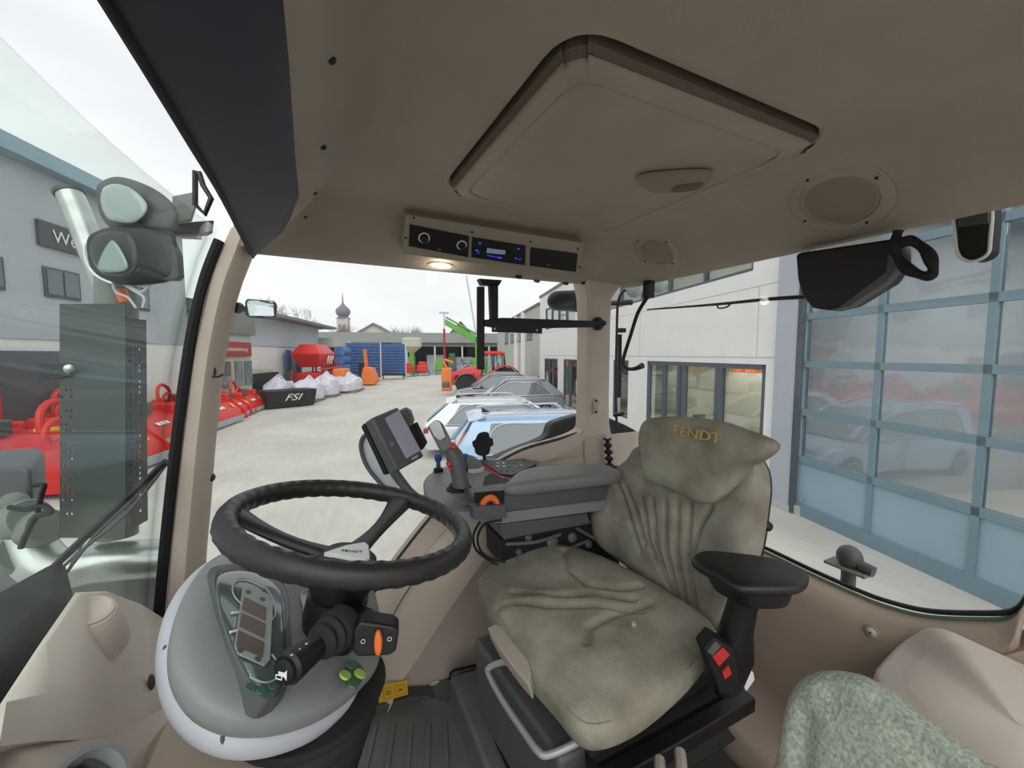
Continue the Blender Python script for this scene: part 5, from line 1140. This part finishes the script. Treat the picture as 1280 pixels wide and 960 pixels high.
make_car('car', 'grey car facing the yard with arched silver window trim, third in the row', 'cgry', 18.3, 2.9, RV+pi, L=4.7, H=1.72, trim='silver', hatchx=.9)
make_car('car', 'dark grey car with long bonnet, furthest in the row before the red tractor', 'cdark', 22.8, 2.6, RV+pi, L=4.6, H=1.74, hatchx=.8)
# ---------------------------------------------------------------- red tractor (local +x forward)
def make_tractor(name, label, u, v, heading):
    t = thing(name, label, 'tractor', (0, 0, 0))
    for x, r, y, wd in ((1.35, .72, .85, .5), (-1.35, .98, .9, .6)):
        for sy in (-1, 1):
            c = V(x, sy*y, r); w = ob('wheel', G().lathe([(r*.55, -wd/2), (r*.93, -wd/2), (r, -wd*.3), (r, wd*.3), (r*.93, wd/2), (r*.55, wd/2)], c, (0, 1, 0), 32), 'tyre', t, smooth=True, local=True, ang=30)
            ob('rim', G().lathe([(r*.56, wd*.3), (r*.5, wd*.2), (r*.2, wd*.1), (r*.15, wd*.35), (0, wd*.35)], c, (0, sy, 0), 24), 'rim', w, smooth=True, local=True)
            a0 = 20; P = [c+V(cos(radians(a))*(r+.1), 0, sin(radians(a))*(r+.1)) for a in range(15 if x > 0 else 0, 170, 12)]
            g = G(); g.loft([[p+V(0, -wd*.55, 0) for p in P], [p*1+V(0, 0, .03)+V(0, 0, 0) for p in P], [p+V(0, wd*.55, 0) for p in P]], closed=False); ob('mudguard', g, 'dgrey' if x > 0 else 'mred', t, smooth=True, local=True, solid=.04)
    g = G(); Ls = []
    for x, z0, z1, w in ((2.35, .95, 1.45, .3), (2.2, .9, 1.6, .4), (1.4, .9, 1.86, .45), (.5, .95, 1.98, .48), (.25, .95, 2.0, .48)): Ls.append([V(x, -w, z0), V(x, -w, z1-.2), V(x, -w*.7, z1), V(x, 0, z1+.05), V(x, w*.7, z1), V(x, w, z1-.2), V(x, w, z0)])
    h = ob('hood', g.loft(Ls), 'mred', t, smooth=True, local=True, ang=40)
    for sy in (-1, 1): ob('side_grille', G().prism([V(2.2, sy*.43, 1.1), V(.9, sy*.475, 1.15), V(.75, sy*.48, 1.5), V(2.1, sy*.44, 1.42)], V(0, sy*.01, 0)), 'blackm', h, local=True)
    ob('chassis', G().box(V(.2, 0, .85), (3.8, .5, .4)), 'blackm', t, local=True, bevel=.03)
    cb = [V(x, y, z) for x, y, z in ((.3, -.6, 1.35), (.3, .6, 1.35), (-1.4, .75, 1.5), (-1.4, -.75, 1.5))]; ct = [V(x, y, z) for x, y, z in ((.15, -.62, 2.85), (.15, .62, 2.85), (-1.25, .68, 2.85), (-1.25, -.68, 2.85))]
    ob('cab_glass', G().loft([cb, ct]), 'glassf', t, local=True)
    g = G()
    for a, b in zip(cb, ct): g.tube([a, b], .05, 8)
    g.tube([(cb[0]+cb[3])/2+V(-.1, 0, 0), (ct[0]+ct[3])/2], .04, 8); g.tube([(cb[1]+cb[2])/2, (ct[1]+ct[2])/2], .04, 8); ob('cab_frame', g, 'blackm', t, smooth=True, local=True)
    ob('cab_roof', G().loft([[p*1.04+V(0, 0, -.12) for p in ct], [p*1.08+V(0, 0, -.13) for p in ct], [V(p.x*.9, p.y*.85, 3.08) for p in ct]]), 'mred', t, local=True, bevel=.04)
    ob('seat', G().loft([[V(-.9, -.25, 1.5), V(-.9, .25, 1.5), V(-.4, .25, 1.5), V(-.4, -.25, 1.5)], [V(-.9, -.25, 1.65), V(-.9, .25, 1.65), V(-.4, .25, 1.65), V(-.4, -.25, 1.65)]]), 'black', t, local=True); ob('seat_back', G().box(V(-.95, 0, 1.95), (.12, .45, .6)), 'black', t, local=True, bevel=.03)
    ob('exhaust', G().cyl(V(.35, -.55, 1.6), V(.35, -.55, 2.9), .05), 'blackm', t, local=True)
    ob('front_weight', G().box(V(2.75, 0, .75), (.5, .9, .4)), 'dgrey', t, local=True, bevel=.08)
    ob('work_lamp', G().box(V(-1.42, -.6, 2.4), (.12, .2, .3)), 'mred', t, local=True)
    t.location = S(u, v, 0); t.rotation_euler = (0, 0, heading); return t
make_tractor('tractor', 'red tractor with black cab frame parked behind the row of cars', 28.3, 2.6, RV+pi)
# ---------------------------------------------------------------- left buildings
def lbox(name, u0, u1, v0, v1, z0, z1, m, t=None, **k): g = G(); sbox(g, u0, u1, v0, v1, z0, z1); return ob(name, g, m, t, **k)
VL = -12.
t = thing('grey_building', 'grey clad building with small windows and a dark lettered sign at far left', 'building', S(12, VL))
lbox('wall', 4, 21, VL-8, VL, 3.3, 8.3, 'gwall', t); lbox('base_wall', 4, 21, VL-8, VL-.05, 0, 3.3, 'wwall', t)
g = G(); g.prism([S(3.6, VL+.5, 8.3), S(3.6, VL+.5, 8.75), S(3.6, VL-8.5, 10.5), S(3.6, VL-8.5, 8.3)], S(18, 0)-S(0, 0)); ob('roof', g, 'fpanel', t)
for u0, u1 in ((12.15, 13.2), (14.3, 15.5), (17.4, 18.6), (9.6, 10.9)):
    o = lbox('window', u0, u1, VL, VL+.05, 4.6, 5.5, 'wframe', t); o2 = lbox('pane', u0+.08, (u0+u1)/2-.04, VL+.05, VL+.07, 4.68, 5.42, 'cglass', o); lbox('pane', (u0+u1)/2+.04, u1-.08, VL+.05, VL+.07, 4.68, 5.42, 'cglass', o)
sg = lbox('sign_board', 14.2, 17.3, VL+.02, VL+.1, 6.1, 6.85, 'dgrey', t)
text('sign_lettering', 'Werkstatt', .55, S(15.75, VL+.12, 6.45), DU, (0, 0, 1), 'white', sg)
t = thing('red_display_rack', 'tall red and black display frame standing by the grey building', 'rack', S(13, -10.8))
for u in (12.2, 14.9): lbox('post', u, u+.35, -11.9, -11.7, 0, 3.0, 'mred', t)
lbox('panel', 12.55, 14.9, -11.85, -11.75, .9, 2.95, 'dgrey', t)
t = thing('banner_shop', 'low building with a red lettered banner left of the front pillar', 'building', S(21.8, -11)) 
lbox('wall', 21.2, 24.5, VL, -10.9, 0, 3.3, 'room', t); lbox('roof_edge', 21.2, 24.5, VL, -10.6, 3.9, 5.3, 'roofg', t); lbox('upper_wall', 21.2, 24.5, VL, -10.85, 3.3, 3.9, 'sidng', t)
b = lbox('banner', 21.2, 24.4, -10.85, -10.8, 2.75, 3.5, 'mdred', t); text('banner_lettering', 'Bodenbearbeitung', .3, S(22.8, -10.78, 3.12), DU, (0, 0, 1), 'white', b)
for u in (21.5, 22.7, 23.7): lbox('window', u, u+.8, -10.9, -10.86, 1.2, 2.5, 'cglass', t)
t = thing('white_building', 'white hall with pale blue upper wall and overhanging roof behind the machines', 'building', S(32, VL))
lbox('wall', 25.5, 40, VL-9, VL, 0, 3.4, 'wwall', t); lbox('upper_wall', 25.5, 40, VL-9, VL+.1, 3.4, 5.4, 'bwall', t); lbox('dark_gate', 24.6, 25.5, VL-1, VL+.1, 0, 4.6, 'gwall', t)
g = G(); g.prism([S(25, VL+1.4, 5.25), S(25, VL+1.4, 5.45), S(25, VL-9, 7.0), S(25, VL-9, 5.25)], S(16.2, 0)-S(0, 0)); ob('roof', g, 'roofg', t)
lbox('canopy', 40, 47, VL-4, VL+1.4, 3.6, 4.4, 'sidng', t)
t = thing('machine_hall', 'long low grey roofed shed across the end of the yard', 'building', S(62, -4))
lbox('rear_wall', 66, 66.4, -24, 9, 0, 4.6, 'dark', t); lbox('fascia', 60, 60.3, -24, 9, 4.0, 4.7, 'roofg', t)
g = G(); g.prism([S(59.6, -24, 4.5), S(59.6, 9, 4.5), S(68, 9, 6.3), S(68, -24, 6.3)], (0, 0, .12)); ob('roof', g, 'roofg', t)
for v in range(-22, 9, 4): lbox('post', 60, 60.25, v, v+.25, 0, 4.1, 'sidng', t)
lbox('sign', 60-.1, 60, -10.6, -8.0, 3.9, 4.6, 'blackm', t)
for v in (-20.5, -16, -12, -7.6, -3.2, 1.2, 5): lbox('stored_goods', 63, 65, v, v+2.6, 0, 2.2+(v % 3)*.2, 'gwall' if int(v) % 2 else 'dark', t)
# church
t = thing('church_tower', 'pale church tower with onion dome and spire above the far roofs', 'church', S(120, -29))
c = S(120, -29.0, 0); g = G(); 
w0 = 1.45; g.prism([c+DU*a*w0+DV*b*w0 for a, b in ((-1, -1), (1, -1), (1, 1), (-1, 1))], (0, 0, 13)); ob('tower', g, 'tower', t)
for b in (-.6, .6):
    g = G(); g.prism([c-DU*1.5+DV*(b+x*.3)+V(0, 0, z) for x, z in ((-1, 9), (1, 9), (1, 11), (0, 11.5), (-1, 11))], DU*.1); ob('belfry_opening', g, 'roofg', t)
ob('onion_dome', G().lathe([(1.9, 12.9), (1.9, 13.1), (1.2, 13.4), (1.7, 14), (2.0, 14.7), (1.8, 15.5), (1.0, 16.3), (.4, 16.9), (.22, 17.4), (.12, 19), (.03, 20.4)], c, (0, 0, 1), 24), 'spire', t, smooth=True)
def gable(name, label, u, v, w, h, hr, d=10, mw='tower'):
    t = thing(name, label, 'house', S(u, v)); g = G(); g.prism([S(u, v-w, 0), S(u, v+w, 0), S(u, v+w, h), S(u, v, hr), S(u, v-w, h)], DU*d); ob('wall', g, mw, t)
    g = G()
    for s_ in (-1, 1): g.prism([S(u-.6, v+s_*(w+.8), h-.6), S(u-.6, v, hr+.05), S(u-.6, v, hr+.4), S(u-.6, v+s_*(w+.8), h-.25)], DU*(d+1))
    ob('roof', g, 'roofg', t); return t
gable('gabled_house', 'pale gabled house next to the church tower', 95, -16.5, 3.6, 7.6, 9.6)
gable('gabled_house', 'grey roofed house left of the gabled house beneath the tower', 108, -26.5, 5, 6.6, 8.9, 6, 'roofg')
gable('gabled_house', 'distant dark gabled house beyond the shed near the crane', 110, 3.5, 3, 8, 11.5, 8, 'roofg')
# trees
def make_tree(label, u, v, H, seed, spread=.5, group='bare trees on the horizon'):
    t = thing('bare_tree', label, 'tree', S(u, v), group); r = random.Random(seed); g = G(); tr = G()
    tr.tube([S(u, v, 0), S(u, v, H*.3)], lambda q: .04*H*(1-q*.4), 8)
    def br(p, d, L, rad, k):
        q = p+d*L; n = 4; g.tube([p, p.lerp(q, .5)+V(r.uniform(-1, 1), r.uniform(-1, 1), 0)*L*.05, q], lambda s_: rad*(1-.4*s_), n)
        if k: 
            for _ in range(3 if k > 1 else 4):
                e = (d+V(r.gauss(0, spread), r.gauss(0, spread), r.uniform(0, .35))).normalized(); br(p.lerp(q, r.uniform(.55, 1)), e, L*r.uniform(.55, .8), rad*.55, k-1)
    for _ in range(6): br(S(u, v, H*.28), V(r.gauss(0, .45), r.gauss(0, .45), 1).normalized(), H*.28, .022*H*.6, 4)
    ob('trunk', tr, 'wood', t, smooth=True); ob('branches', g, 'wood', t)
make_tree('bare tree rising behind the white building roof, taller one', 74, -26.5, 12.8, 1)
make_tree('bare tree rising behind the white building roof, shorter one', 78, -19.5, 9.8, 2)
make_tree('bare tree right of the gabled house, wide crown', 90, -10, 9.5, 3); make_tree('bare tree right of the gabled house, next to the wide crown', 92, -7.2, 9.8, 4)
make_tree('small bare tree beyond the middle of the shed', 95, -1.0, 7.8, 5); make_tree('bare tree behind the green crane', 80, 3.2, 8.5, 6)
# ---------------------------------------------------------------- implements
def make_mower(label, u, v, rot, W=2.6, m='mred', first=None):
    if first is None:
        t = thing('flail_mower', label, 'mower', (0, 0, 0), 'red flail mowers in rows at the yard edge')   # local: x width, +y towards street
        P = [(-.55, .25), (-.6, .7), (-.45, .95), (-.1, 1.02), (.2, .9), (.62, .55), (.72, .3), (.3, .26)]
        ob('hood', G().loft([[V(-W/2, y, z) for y, z in P], [V(W/2, y, z) for y, z in P]]), m, t, local=True, bevel=.03)
        for sx in (-1, 1):
            ob('side_plate', G().prism([V(sx*W/2, y, z) for y, z in ((-.7, .12), (-.7, .8), (-.4, 1.05), (.1, 1.08), (.75, .5), (.85, .12))], V(sx*.05, 0, 0)), m, t, local=True)
            ob('linkage_arch', G().tube([V(sx*.45, -.5, .9), V(sx*.42, -.55, 1.5), V(sx*.2, -.6, 1.75), V(0, -.6, 1.8)], .07, 8), m, t, local=True, smooth=True)
            ob('lower_bracket', G().prism([V(sx*.55, -.9, .6), V(sx*.55, -.9, 1.1), V(sx*.55, -.3, 1.2), V(sx*.55, -.2, .9)], V(.06*sx, 0, 0)), m, t, local=True)
            ob('yellow_decal', G().box(V(sx*W*.36, .45, .735), (.16, .2, .012), Matrix.Rotation(radians(-40), 3, 'X')), 'myel', t, local=True)
        ob('ring_guard', G().tube(arc((W*.2, -.1, 1.15), (1, 0, 0), (0, 0, 1), .32, 0, 360, 20)[:-1], .06, 8, closed=True), m, t, local=True, smooth=True)
        ob('gearbox', G().box(V(0, -.1, 1.2), (.4, .45, .35)), 'dgrey', t, local=True, bevel=.05)
        ob('drive_shaft', G().cyl(V(0, -.1, 1.2), V(0, -1.0, 1.15), .06), 'myel', t, local=True)
        ob('roller', G().cyl(V(-W/2+.05, -.55, .18), V(W/2-.05, -.55, .18), .16), 'blackm', t, local=True, smooth=True)
        ob('front_flap', G().prism([V(-W/2, .66, .06), V(W/2, .66, .06), V(W/2, .74, .32), V(-W/2, .74, .32)], V(0, .02, 0)), 'gwall', t, local=True)
        for k in range(3): ob('white_decal', G().prism([V(-.3+k*.22, .50, .685), V(-.14+k*.22, .50, .685), V(-.12+k*.22, .40, .765), V(-.28+k*.22, .40, .765)], V(0, .01, .012)), 'white', t, local=True)
        ob('belt_cover', G().box(V(-W*.42, -.1, 1.05), (.18, .7, .4)), m, t, local=True, bevel=.08)
    else: t = copy_tree(first); t['label'] = label
    t.location = S(u, v, 0); t.rotation_euler = (0, 0, rot); return t
mrot = RU
f0 = make_mower('red flail mower nearest the tractor at the left picture edge', 10.6, -7.9, mrot-pi+0*0, 2.8) if 0 else make_mower('red flail mower nearest the tractor at the left picture edge', 10.4, -8.1, RV+pi/2*0+RU-RV-pi/2+0, 2.8)
f0.rotation_euler = (0, 0, RU-pi)   # local +y -> street
for lab, u, v, dr, s_ in (('red flail mower behind the nearest one in the second row', 10.6, -10.0, 0, 1), ('red flail mower in the far row by the display rack', 11.2, -11.2, 0, .9), ('red flail mower just left of the exhaust guard', 13.8, -9.2, .1, 1), ('red flail mower behind the exhaust guard in the second row', 14.2, -11.0, 0, 1),
                       ('red flail mower seen between exhaust guard and front pillar', 17.2, -9.3, .05, 1), ('red flail mower under the banner shop windows', 18.2, -10.9, .05, .9),
                       ('red flail mower directly right of the front pillar', 19.6, -9.7, .12, .85), ('red flail mower next to the black lettered bucket', 21.4, -9.9, .12, .85)):
    c_ = make_mower(lab, u, v, RU-pi+dr, first=f0); c_.scale = (s_, s_, s_)
# black lettered bucket
t = thing('black_bucket', 'black loader bucket with white italic lettering standing at the yard edge', 'bucket', (0, 0, 0))
ob('bucket_body', G().loft([[V(-1.2, -.6, .05), V(1.2, -.6, .05), V(1.2, .5, .05), V(-1.2, .5, .05)], [V(-1.3, -.75, .95), V(1.3, -.75, .95), V(1.3, .6, .95), V(-1.3, .6, .95)]]), 'black', t, local=True, bevel=.03)
text('lettering', 'FSI', .5, V(0, -.70, .55), (1, 0, 0), (0, -.15, 1), 'white', t, shear=.4, wx=1.4, local=True)
t.location = S(23.4, -8.7); t.rotation_euler = (0, 0, RV+radians(42))
t = thing('black_container', 'long black open container behind the red mowers', 'container', S(23, -11))
lbox('container_body', 24.8, 28.4, -11.8, -11, 0, 1.7, 'blackm', t, bevel=.03); lbox('load', 25, 28, -11.7, -11.1, 1.7, 1.95, 'room', t, bevel=.05)
# wrapped pallets
def wrap_blob(label, u, v, L, W, H, seed, pk):
    t = thing('wrapped_implement', label, 'wrapped pallet', S(u, v), 'white wrapped implements in a row'); r = random.Random(seed); g = G(); Ls = []
    for z, s_ in ((.16, .92), (.2, 1), (H*.5, 1.02), (H*.62, .95), (H*.72, .62), (H*.9, .25), (H, .06)):
        Ls.append([S(u+cos(a)**3*L*.5*s_*.6+copysign(abs(cos(a))**.5, cos(a))*L*.5*s_*.5+pk*(z/H)**2, v+copysign(abs(sin(a))**.6, sin(a))*W/2*s_, z+r.uniform(-.1, .1)*(z > .3)+.15*cos(3*a)*(z > H*.6)*(z < H*.8)) for a in [2*pi*k/26 for k in range(26)]])
    ob('wrapping', g.loft(Ls), 'wrap', t, smooth=True); lbox('pallet', u-L*.45, u+L*.45, v-W*.45, v+W*.45, 0, .16, 'wood', t)
wrap_blob('white wrapped implement just behind the black bucket', 26.0, -8.4, 2.2, 1.6, 1.5, 1, .2); wrap_blob('white wrapped implement, middle of the wrapped row', 28.6, -8.1, 2.0, 1.5, 1.7, 2, 0)
wrap_blob('large white wrapped implement with an orange item on top', 32.3, -7.6, 3.6, 1.9, 1.5, 3, .3); wrap_blob('white wrapped implement in the back row by the container', 25.9, -10.0, 2.5, 1.5, 1.6, 4, -.2)
tagm(lbox('orange_part', 31.8, 33.6, -8.6, -7.7, 1.12, 1.75, 'mor', bevel=.1), 'orange implement part lying on the large wrapped one', 'machine part')
t = thing('orange_bucket', 'orange loader bucket standing at the yard edge', 'bucket', S(38.5, -7.2)); g = G(); g.prism([S(38, -6.7, .1), S(38, -6.5, .5), S(38, -6.9, 1.6), S(38, -7.6, 1.7), S(38, -7.8, .9), S(38, -7.6, .1)], DU*1.9); ob('bucket_shell', g, 'mor', t, bevel=.05); lbox('mount', 38.6, 39.3, -8.1, -7.6, .4, 2.1, 'blackm', t); ob('arch', G().tube([S(38.6, -7.5, 1.5), S(38.6, -7.6, 3.3), S(39.4, -7.6, 3.3), S(39.4, -7.5, 1.5)], .09, 8, smooth=False), 'mor', t)
# red seed drill
def frame_machine(name, label, cat, u, v, m, seed, L=3, W=2, H=3, n=18, tines=True, m2='dgrey'):
    t = thing(name, label, cat, S(u, v)); r = random.Random(seed)
    g = G()
    for vv in (v-W/2, v, v+W/2): g.tube([S(u-L/2, vv, .7), S(u+L/2, vv, .7)], .08, 6)
    for uu in (u-L/2, u, u+L/2): g.tube([S(uu, v-W/2, .7), S(uu, v+W/2, .7)], .08, 6)
    ob('frame', g, m, t); g = G()
    for k in range(n):
        uu = u-L/2+L*k/(n-1)
        for vv in (v-W/2, v+W/2): g.tube([S(uu, vv, .7), S(uu+.1, vv+.15, .4), S(uu-.1, vv+.05, .05)], .035, 5)
    ob('tine_row', g, m2, t); 
    g = G(); g.tube([S(u-.5, v, .7), S(u-.3, v, H*.6), S(u+.3, v, H*.6), S(u+.5, v, .7)], .07, 6, smooth=False); ob('headstock', g, m, t)
    return t
t = frame_machine('seed_drill', 'tall red seed drill with hopper behind the wrapped implements', 'implement', 33, -10.2, 'mred', 5, 4, 2.4, 4)
g = G(); g.loft([[S(31.6, -9.6, 1.9), S(34.6, -9.6, 1.9), S(34.6, -10.8, 1.9), S(31.6, -10.8, 1.9)], [S(31.0, -9.2, 2.9), S(35.2, -9.2, 2.9), S(35.2, -11.2, 2.9), S(31.0, -11.2, 2.9)], [S(31.8, -9.7, 3.6), S(34.4, -9.7, 3.6), S(34.4, -10.8, 3.6), S(31.8, -10.8, 3.6)]]); hp_2 = ob('hopper', g, 'mred', t, bevel=.04)
for k in range(3):
    g = G(); g.prism([S(32.4+k*.6, -9.17, 2.1), S(32.7+k*.6, -9.17, 2.1), S(33.1+k*.6, -9.1, 2.75), S(32.8+k*.6, -9.1, 2.75)], DV*.02); ob('white_decal', g, 'white', hp_2)
lbox('body_block', 31.2, 35, -10.9, -9.0, .3, 1.5, 'mred', t, bevel=.1); lbox('walkway', 30.6, 35.4, -9.2, -8.7, 1.75, 1.85, 'mred', t)
g = G(); 
for k in range(9): g.tube([S(31+k*.5, -9, 1.85), S(31+k*.5, -9, 2.4)], .03, 5)
ob('guard_rail', g, 'mdred', t)
frame_machine('cultivator', 'red cultivator with curved wheel guard in front of the white building', 'implement', 28.7, -10.2, 'mdred', 8, 2.2, 1.2, 3.0)
frame_machine('tine_harrow', 'green and red tine harrow against the white wall', 'implement', 30.5, -11.3, 'mdgreen', 9, 3.0, .7, 3.0, 22, m2='mdgreen')
t = thing('blue_panel_stand', 'pair of blue upright panels at the white wall', 'stand', S(33, -11.6))
for u in (31.6, 33.6): lbox('panel', u, u+1.0, -11.75, -11.65, 1.0, 3.2, 'mblue', t, bevel=.05); lbox('panel_foot', u+.4, u+.55, -11.8, -11.6, 0, 1.2, 'lgrey', t)
t = frame_machine('roller_harrow', 'blue disc roller folded up beside the red seed drill', 'implement', 38, -9.8, 'mblue', 11, 2.4, 1.8, 3.0, 10)
for z in (1.6, 2.4, 3.1): ob('roller', G().lathe([(.45-.12*(k % 2), -1.3+k*.2) for k in range(14)], S(38, -9.3, z), DU, 16), 'mblue', t)
# blue folded cultivators
for i, (u, v, w, lab) in enumerate(((44, -8.8, 3.4, 'blue folded harrow wall, left and wider one'), (47.5, -6.2, 2.6, 'blue folded harrow wall, right one'))):
    t = thing('folded_harrow', lab, 'implement', S(u, v), 'blue folded harrows'); g = G(); n = 16
    for k in range(n+1): vv = v-w/2+w*k/n; g.tube([S(u, vv, .7), S(u, vv, 4.0)], .035, 5); g.tube([S(u+.35, vv+.06, .7), S(u+.35, vv+.06, 4.0)], .035, 5)
    for z in [.8+.32*j for j in range(11)]: g.tube([S(u, v-w/2, z), S(u, v+w/2, z)], .05, 5)
    ob('tine_grid', g, 'mblue', t); lbox('back_sheet', u+.5, u+.6, v-w/2, v+w/2, .7, 4.0, 'mbluesteel', t)
    for vv in (v-w/2-.1, v+w/2+.1): ob('post', G().cyl(S(u, vv, 0), S(u, vv, 4.1), .06), 'lgrey', t)
    lbox('base_frame', u-.6, u+.8, v-w/2, v+w/2, .45, .65, 'blackm', t)
    for vv in (v-w/2+.2, v+w/2-.2): lbox('leg', u-.5, u-.35, vv, vv+.12, 0, .5, 'dgrey', t)
t = thing('yellow_frame', 'yellow upright implement frame between the blue harrows', 'implement', S(46, -7.8)); g = G()
for vv in (-7.9, -7.3): g.tube([S(46, vv, 0), S(46, vv, 3.7)], .06, 6)
for k in range(6): g.tube([S(46, -7.9, .6+k*.5), S(46, -7.3, .8+k*.5)], .05, 6)
ob('ladder_frame', g, 'myel', t)
# far machines
for i, (u, v, m_, L, W, H, lab) in enumerate(((53, -5.0, 'mred', 2.2, 1.2, 1.4, 'small red machine in the distance, left of a pair'), (55, -3.4, 'mred', 2.6, 1.5, 1.5, 'small red machine in the distance, right of a pair'), (58, -1.2, 'mgreen', 2.2, 1.2, 1.9, 'pale green machine in front of the far shed'), (58, .6, 'mdgreen', 1.6, 1.4, 2.4, 'darker green machine in front of the far shed'), (50, 3.2, 'mor', 1.2, 1.0, 1.6, 'orange machine behind the red tractor front'))):
    t = frame_machine('distant_implement', lab, 'implement', u, v, m_, 20+i, L*.8, W, H, 8); lbox('body', u-L*.35, u+L*.35, v-W*.45, v+W*.45, .5, H, m_, t, bevel=.15); lbox('top_box', u-L*.2, u+L*.2, v-W*.3, v+W*.3, H, H*1.25, m_, t, bevel=.08)
t = thing('far_silo', 'cream round hopper on a green stand before the shed', 'hopper', S(56, -4.8)); ob('hopper', G().lathe([(.4, 3.1), (1.3, 3.9), (1.35, 4.9), (1.2, 5.1), (0, 5.15)], S(56, -4.8), (0, 0, 1), 20), 'room', t, smooth=True, ang=30); ob('stand', G().cyl(S(56, -4.8, 0), S(56, -4.8, 3.3), .35), 'mgreen', t)
t = thing('telehandler_crane', 'green telescopic loader boom rising beside a tall red mast', 'crane', S(50, 3.5))
ob('boom', G().prism([S(50, -.5, 6.6), S(50, -.3, 7.2), S(50, 3.8, 4.9), S(50, 3.8, 4.1)], DU*.5), 'mgreen', t, bevel=.05); ob('upper_boom', G().tube([S(50, -.2, 7.4), S(50, 3.5, 5.4)], .12, 8), 'mgreen', t); lbox('base', 49, 52, 2.9, 4.8, .5, 2.4, 'mgreen', t, bevel=.1)
lbox('upright', 50, 50.5, 3.4, 4.0, 2.4, 5, 'mgreen', t)
t = thing('lamp_mast', 'tall red lattice mast with twin lamps at its top', 'mast', S(44, -.35)); ob('mast', G().cyl(S(44, -.35, 0), S(44, -.35, 5.6), .12), 'mdred', t); ob('mast_top', G().cyl(S(44, -.35, 5.6), S(44, -.35, 7.3), .07), 'lgrey', t); lbox('lamp_bar', 43.9, 44.1, -.85, .15, 7.2, 7.4, 'gwall', t)
t = thing('flag_pole', 'thin tall pole beyond the yard rising into the sky', 'pole', S(62, 4)); ob('pole', G().cyl(PD(597, 430, 62), PD(583, 345, 62), .12), 'gwall', t); 
t = thing('tangled_implement', 'dark tangled implement behind the nose of the red tractor', 'implement', S(38, 1)); r = random.Random(4); g = G()
for k in range(50): p = S(38+r.uniform(-1, 1), .9+r.uniform(-1, 1.2), .6+r.random()*1.8); g.tube([p, p+V(r.uniform(-.6, .6), r.uniform(-.6, .6), r.uniform(-.5, .5))], .05, 5)
ob('tines', g, 'mbluesteel', t); lbox('block', 37.5, 38.5, .3, 1.6, 0, 1.2, 'dgrey', t)
t = thing('orange_attachment', 'orange attachment in front of the red tractor nose', 'implement', S(32, -.8)); lbox('body', 31.6, 32.4, -.5, .3, 0, 1.8, 'mor', t, bevel=.1); ob('arm', G().tube([S(32, -.1, 1.8), S(32, -.3, 2.4), S(32, .4, 2.2)], .1, 8), 'mor', t)
# ================================================================== WORLD, CAMERA
for nm, pu, pv, pz, sx, sy, en in (('office_lamp', 9.3, VF+2, 2.85, 4, 1.5, 75), ('office_lamp', 15, VF+2, 2.85, 5, 1.5, 65), ('office_lamp', 12, VF+2, 6.3, 8, 1.5, 130), ('workshop_fill', 2.5, VF+4, 5.4, 5, 3, 260)):  # upper office light and workshop fill are unseen, added to brighten the panes
    al = bpy.data.lights.new(nm, 'AREA'); al.shape = 'RECTANGLE'; al.size = sx; al.size_y = sy; al.energy = en; al.color = (1, .97, .88)
    ao_ = bpy.data.objects.new(nm, al); COL.objects.link(ao_); ao_.location = S(pu, pv, pz); ao_.rotation_euler = (0, 0, RU)
sl = bpy.data.lights.new('veiled_sun', 'SUN'); sl.energy = 1.5; sl.angle = radians(70); sl.color = (1, .985, .96)
so = bpy.data.objects.new('veiled_sun', sl); COL.objects.link(so); so.rotation_euler = Vector((.25, .78, -.62)).to_track_quat('-Z', 'Y').to_euler()
w = bpy.data.worlds.new('overcast'); SC.world = w; w.use_nodes = True; nt = w.node_tree; bg = nt.nodes['Background']
tc = nt.nodes.new('ShaderNodeTexCoord'); mp = nt.nodes.new('ShaderNodeMapping'); mp.inputs['Scale'].default_value = (1, 1, 3.5)
n = nt.nodes.new('ShaderNodeTexNoise'); n.inputs['Scale'].default_value = 1.6; n.inputs['Detail'].default_value = 5; n.inputs['Roughness'].default_value = .5
cr = nt.nodes.new('ShaderNodeValToRGB'); cr.color_ramp.elements[0].position = .3; cr.color_ramp.elements[1].position = .68
cr.color_ramp.elements[0].color = (.70, .73, .77, 1); cr.color_ramp.elements[1].color = (.93, .945, .95, 1)
nt.links.new(tc.outputs['Generated'], mp.inputs['Vector']); nt.links.new(mp.outputs[0], n.inputs['Vector']); nt.links.new(n.outputs['Fac'], cr.inputs['Fac']); nt.links.new(cr.outputs[0], bg.inputs['Color'])
bg.inputs['Strength'].default_value = 1.0
cam = bpy.data.cameras.new('camera'); co_ = bpy.data.objects.new('camera', cam); COL.objects.link(co_); SC.camera = co_
cam.sensor_width = 36; cam.lens = 500/1280*36; cam.clip_start = .02; cam.clip_end = 500
fwd = Vector((sin(YAW)*cos(PIT), cos(YAW)*cos(PIT), -sin(PIT))); co_.location = CAM; co_.rotation_euler = fwd.to_track_quat('-Z', 'Y').to_euler()
SC.view_settings.view_transform = 'Standard'; SC.view_settings.look = 'None'; SC.view_settings.gamma = 1; SC.view_settings.use_curve_mapping = False
SC.view_settings.exposure = .15
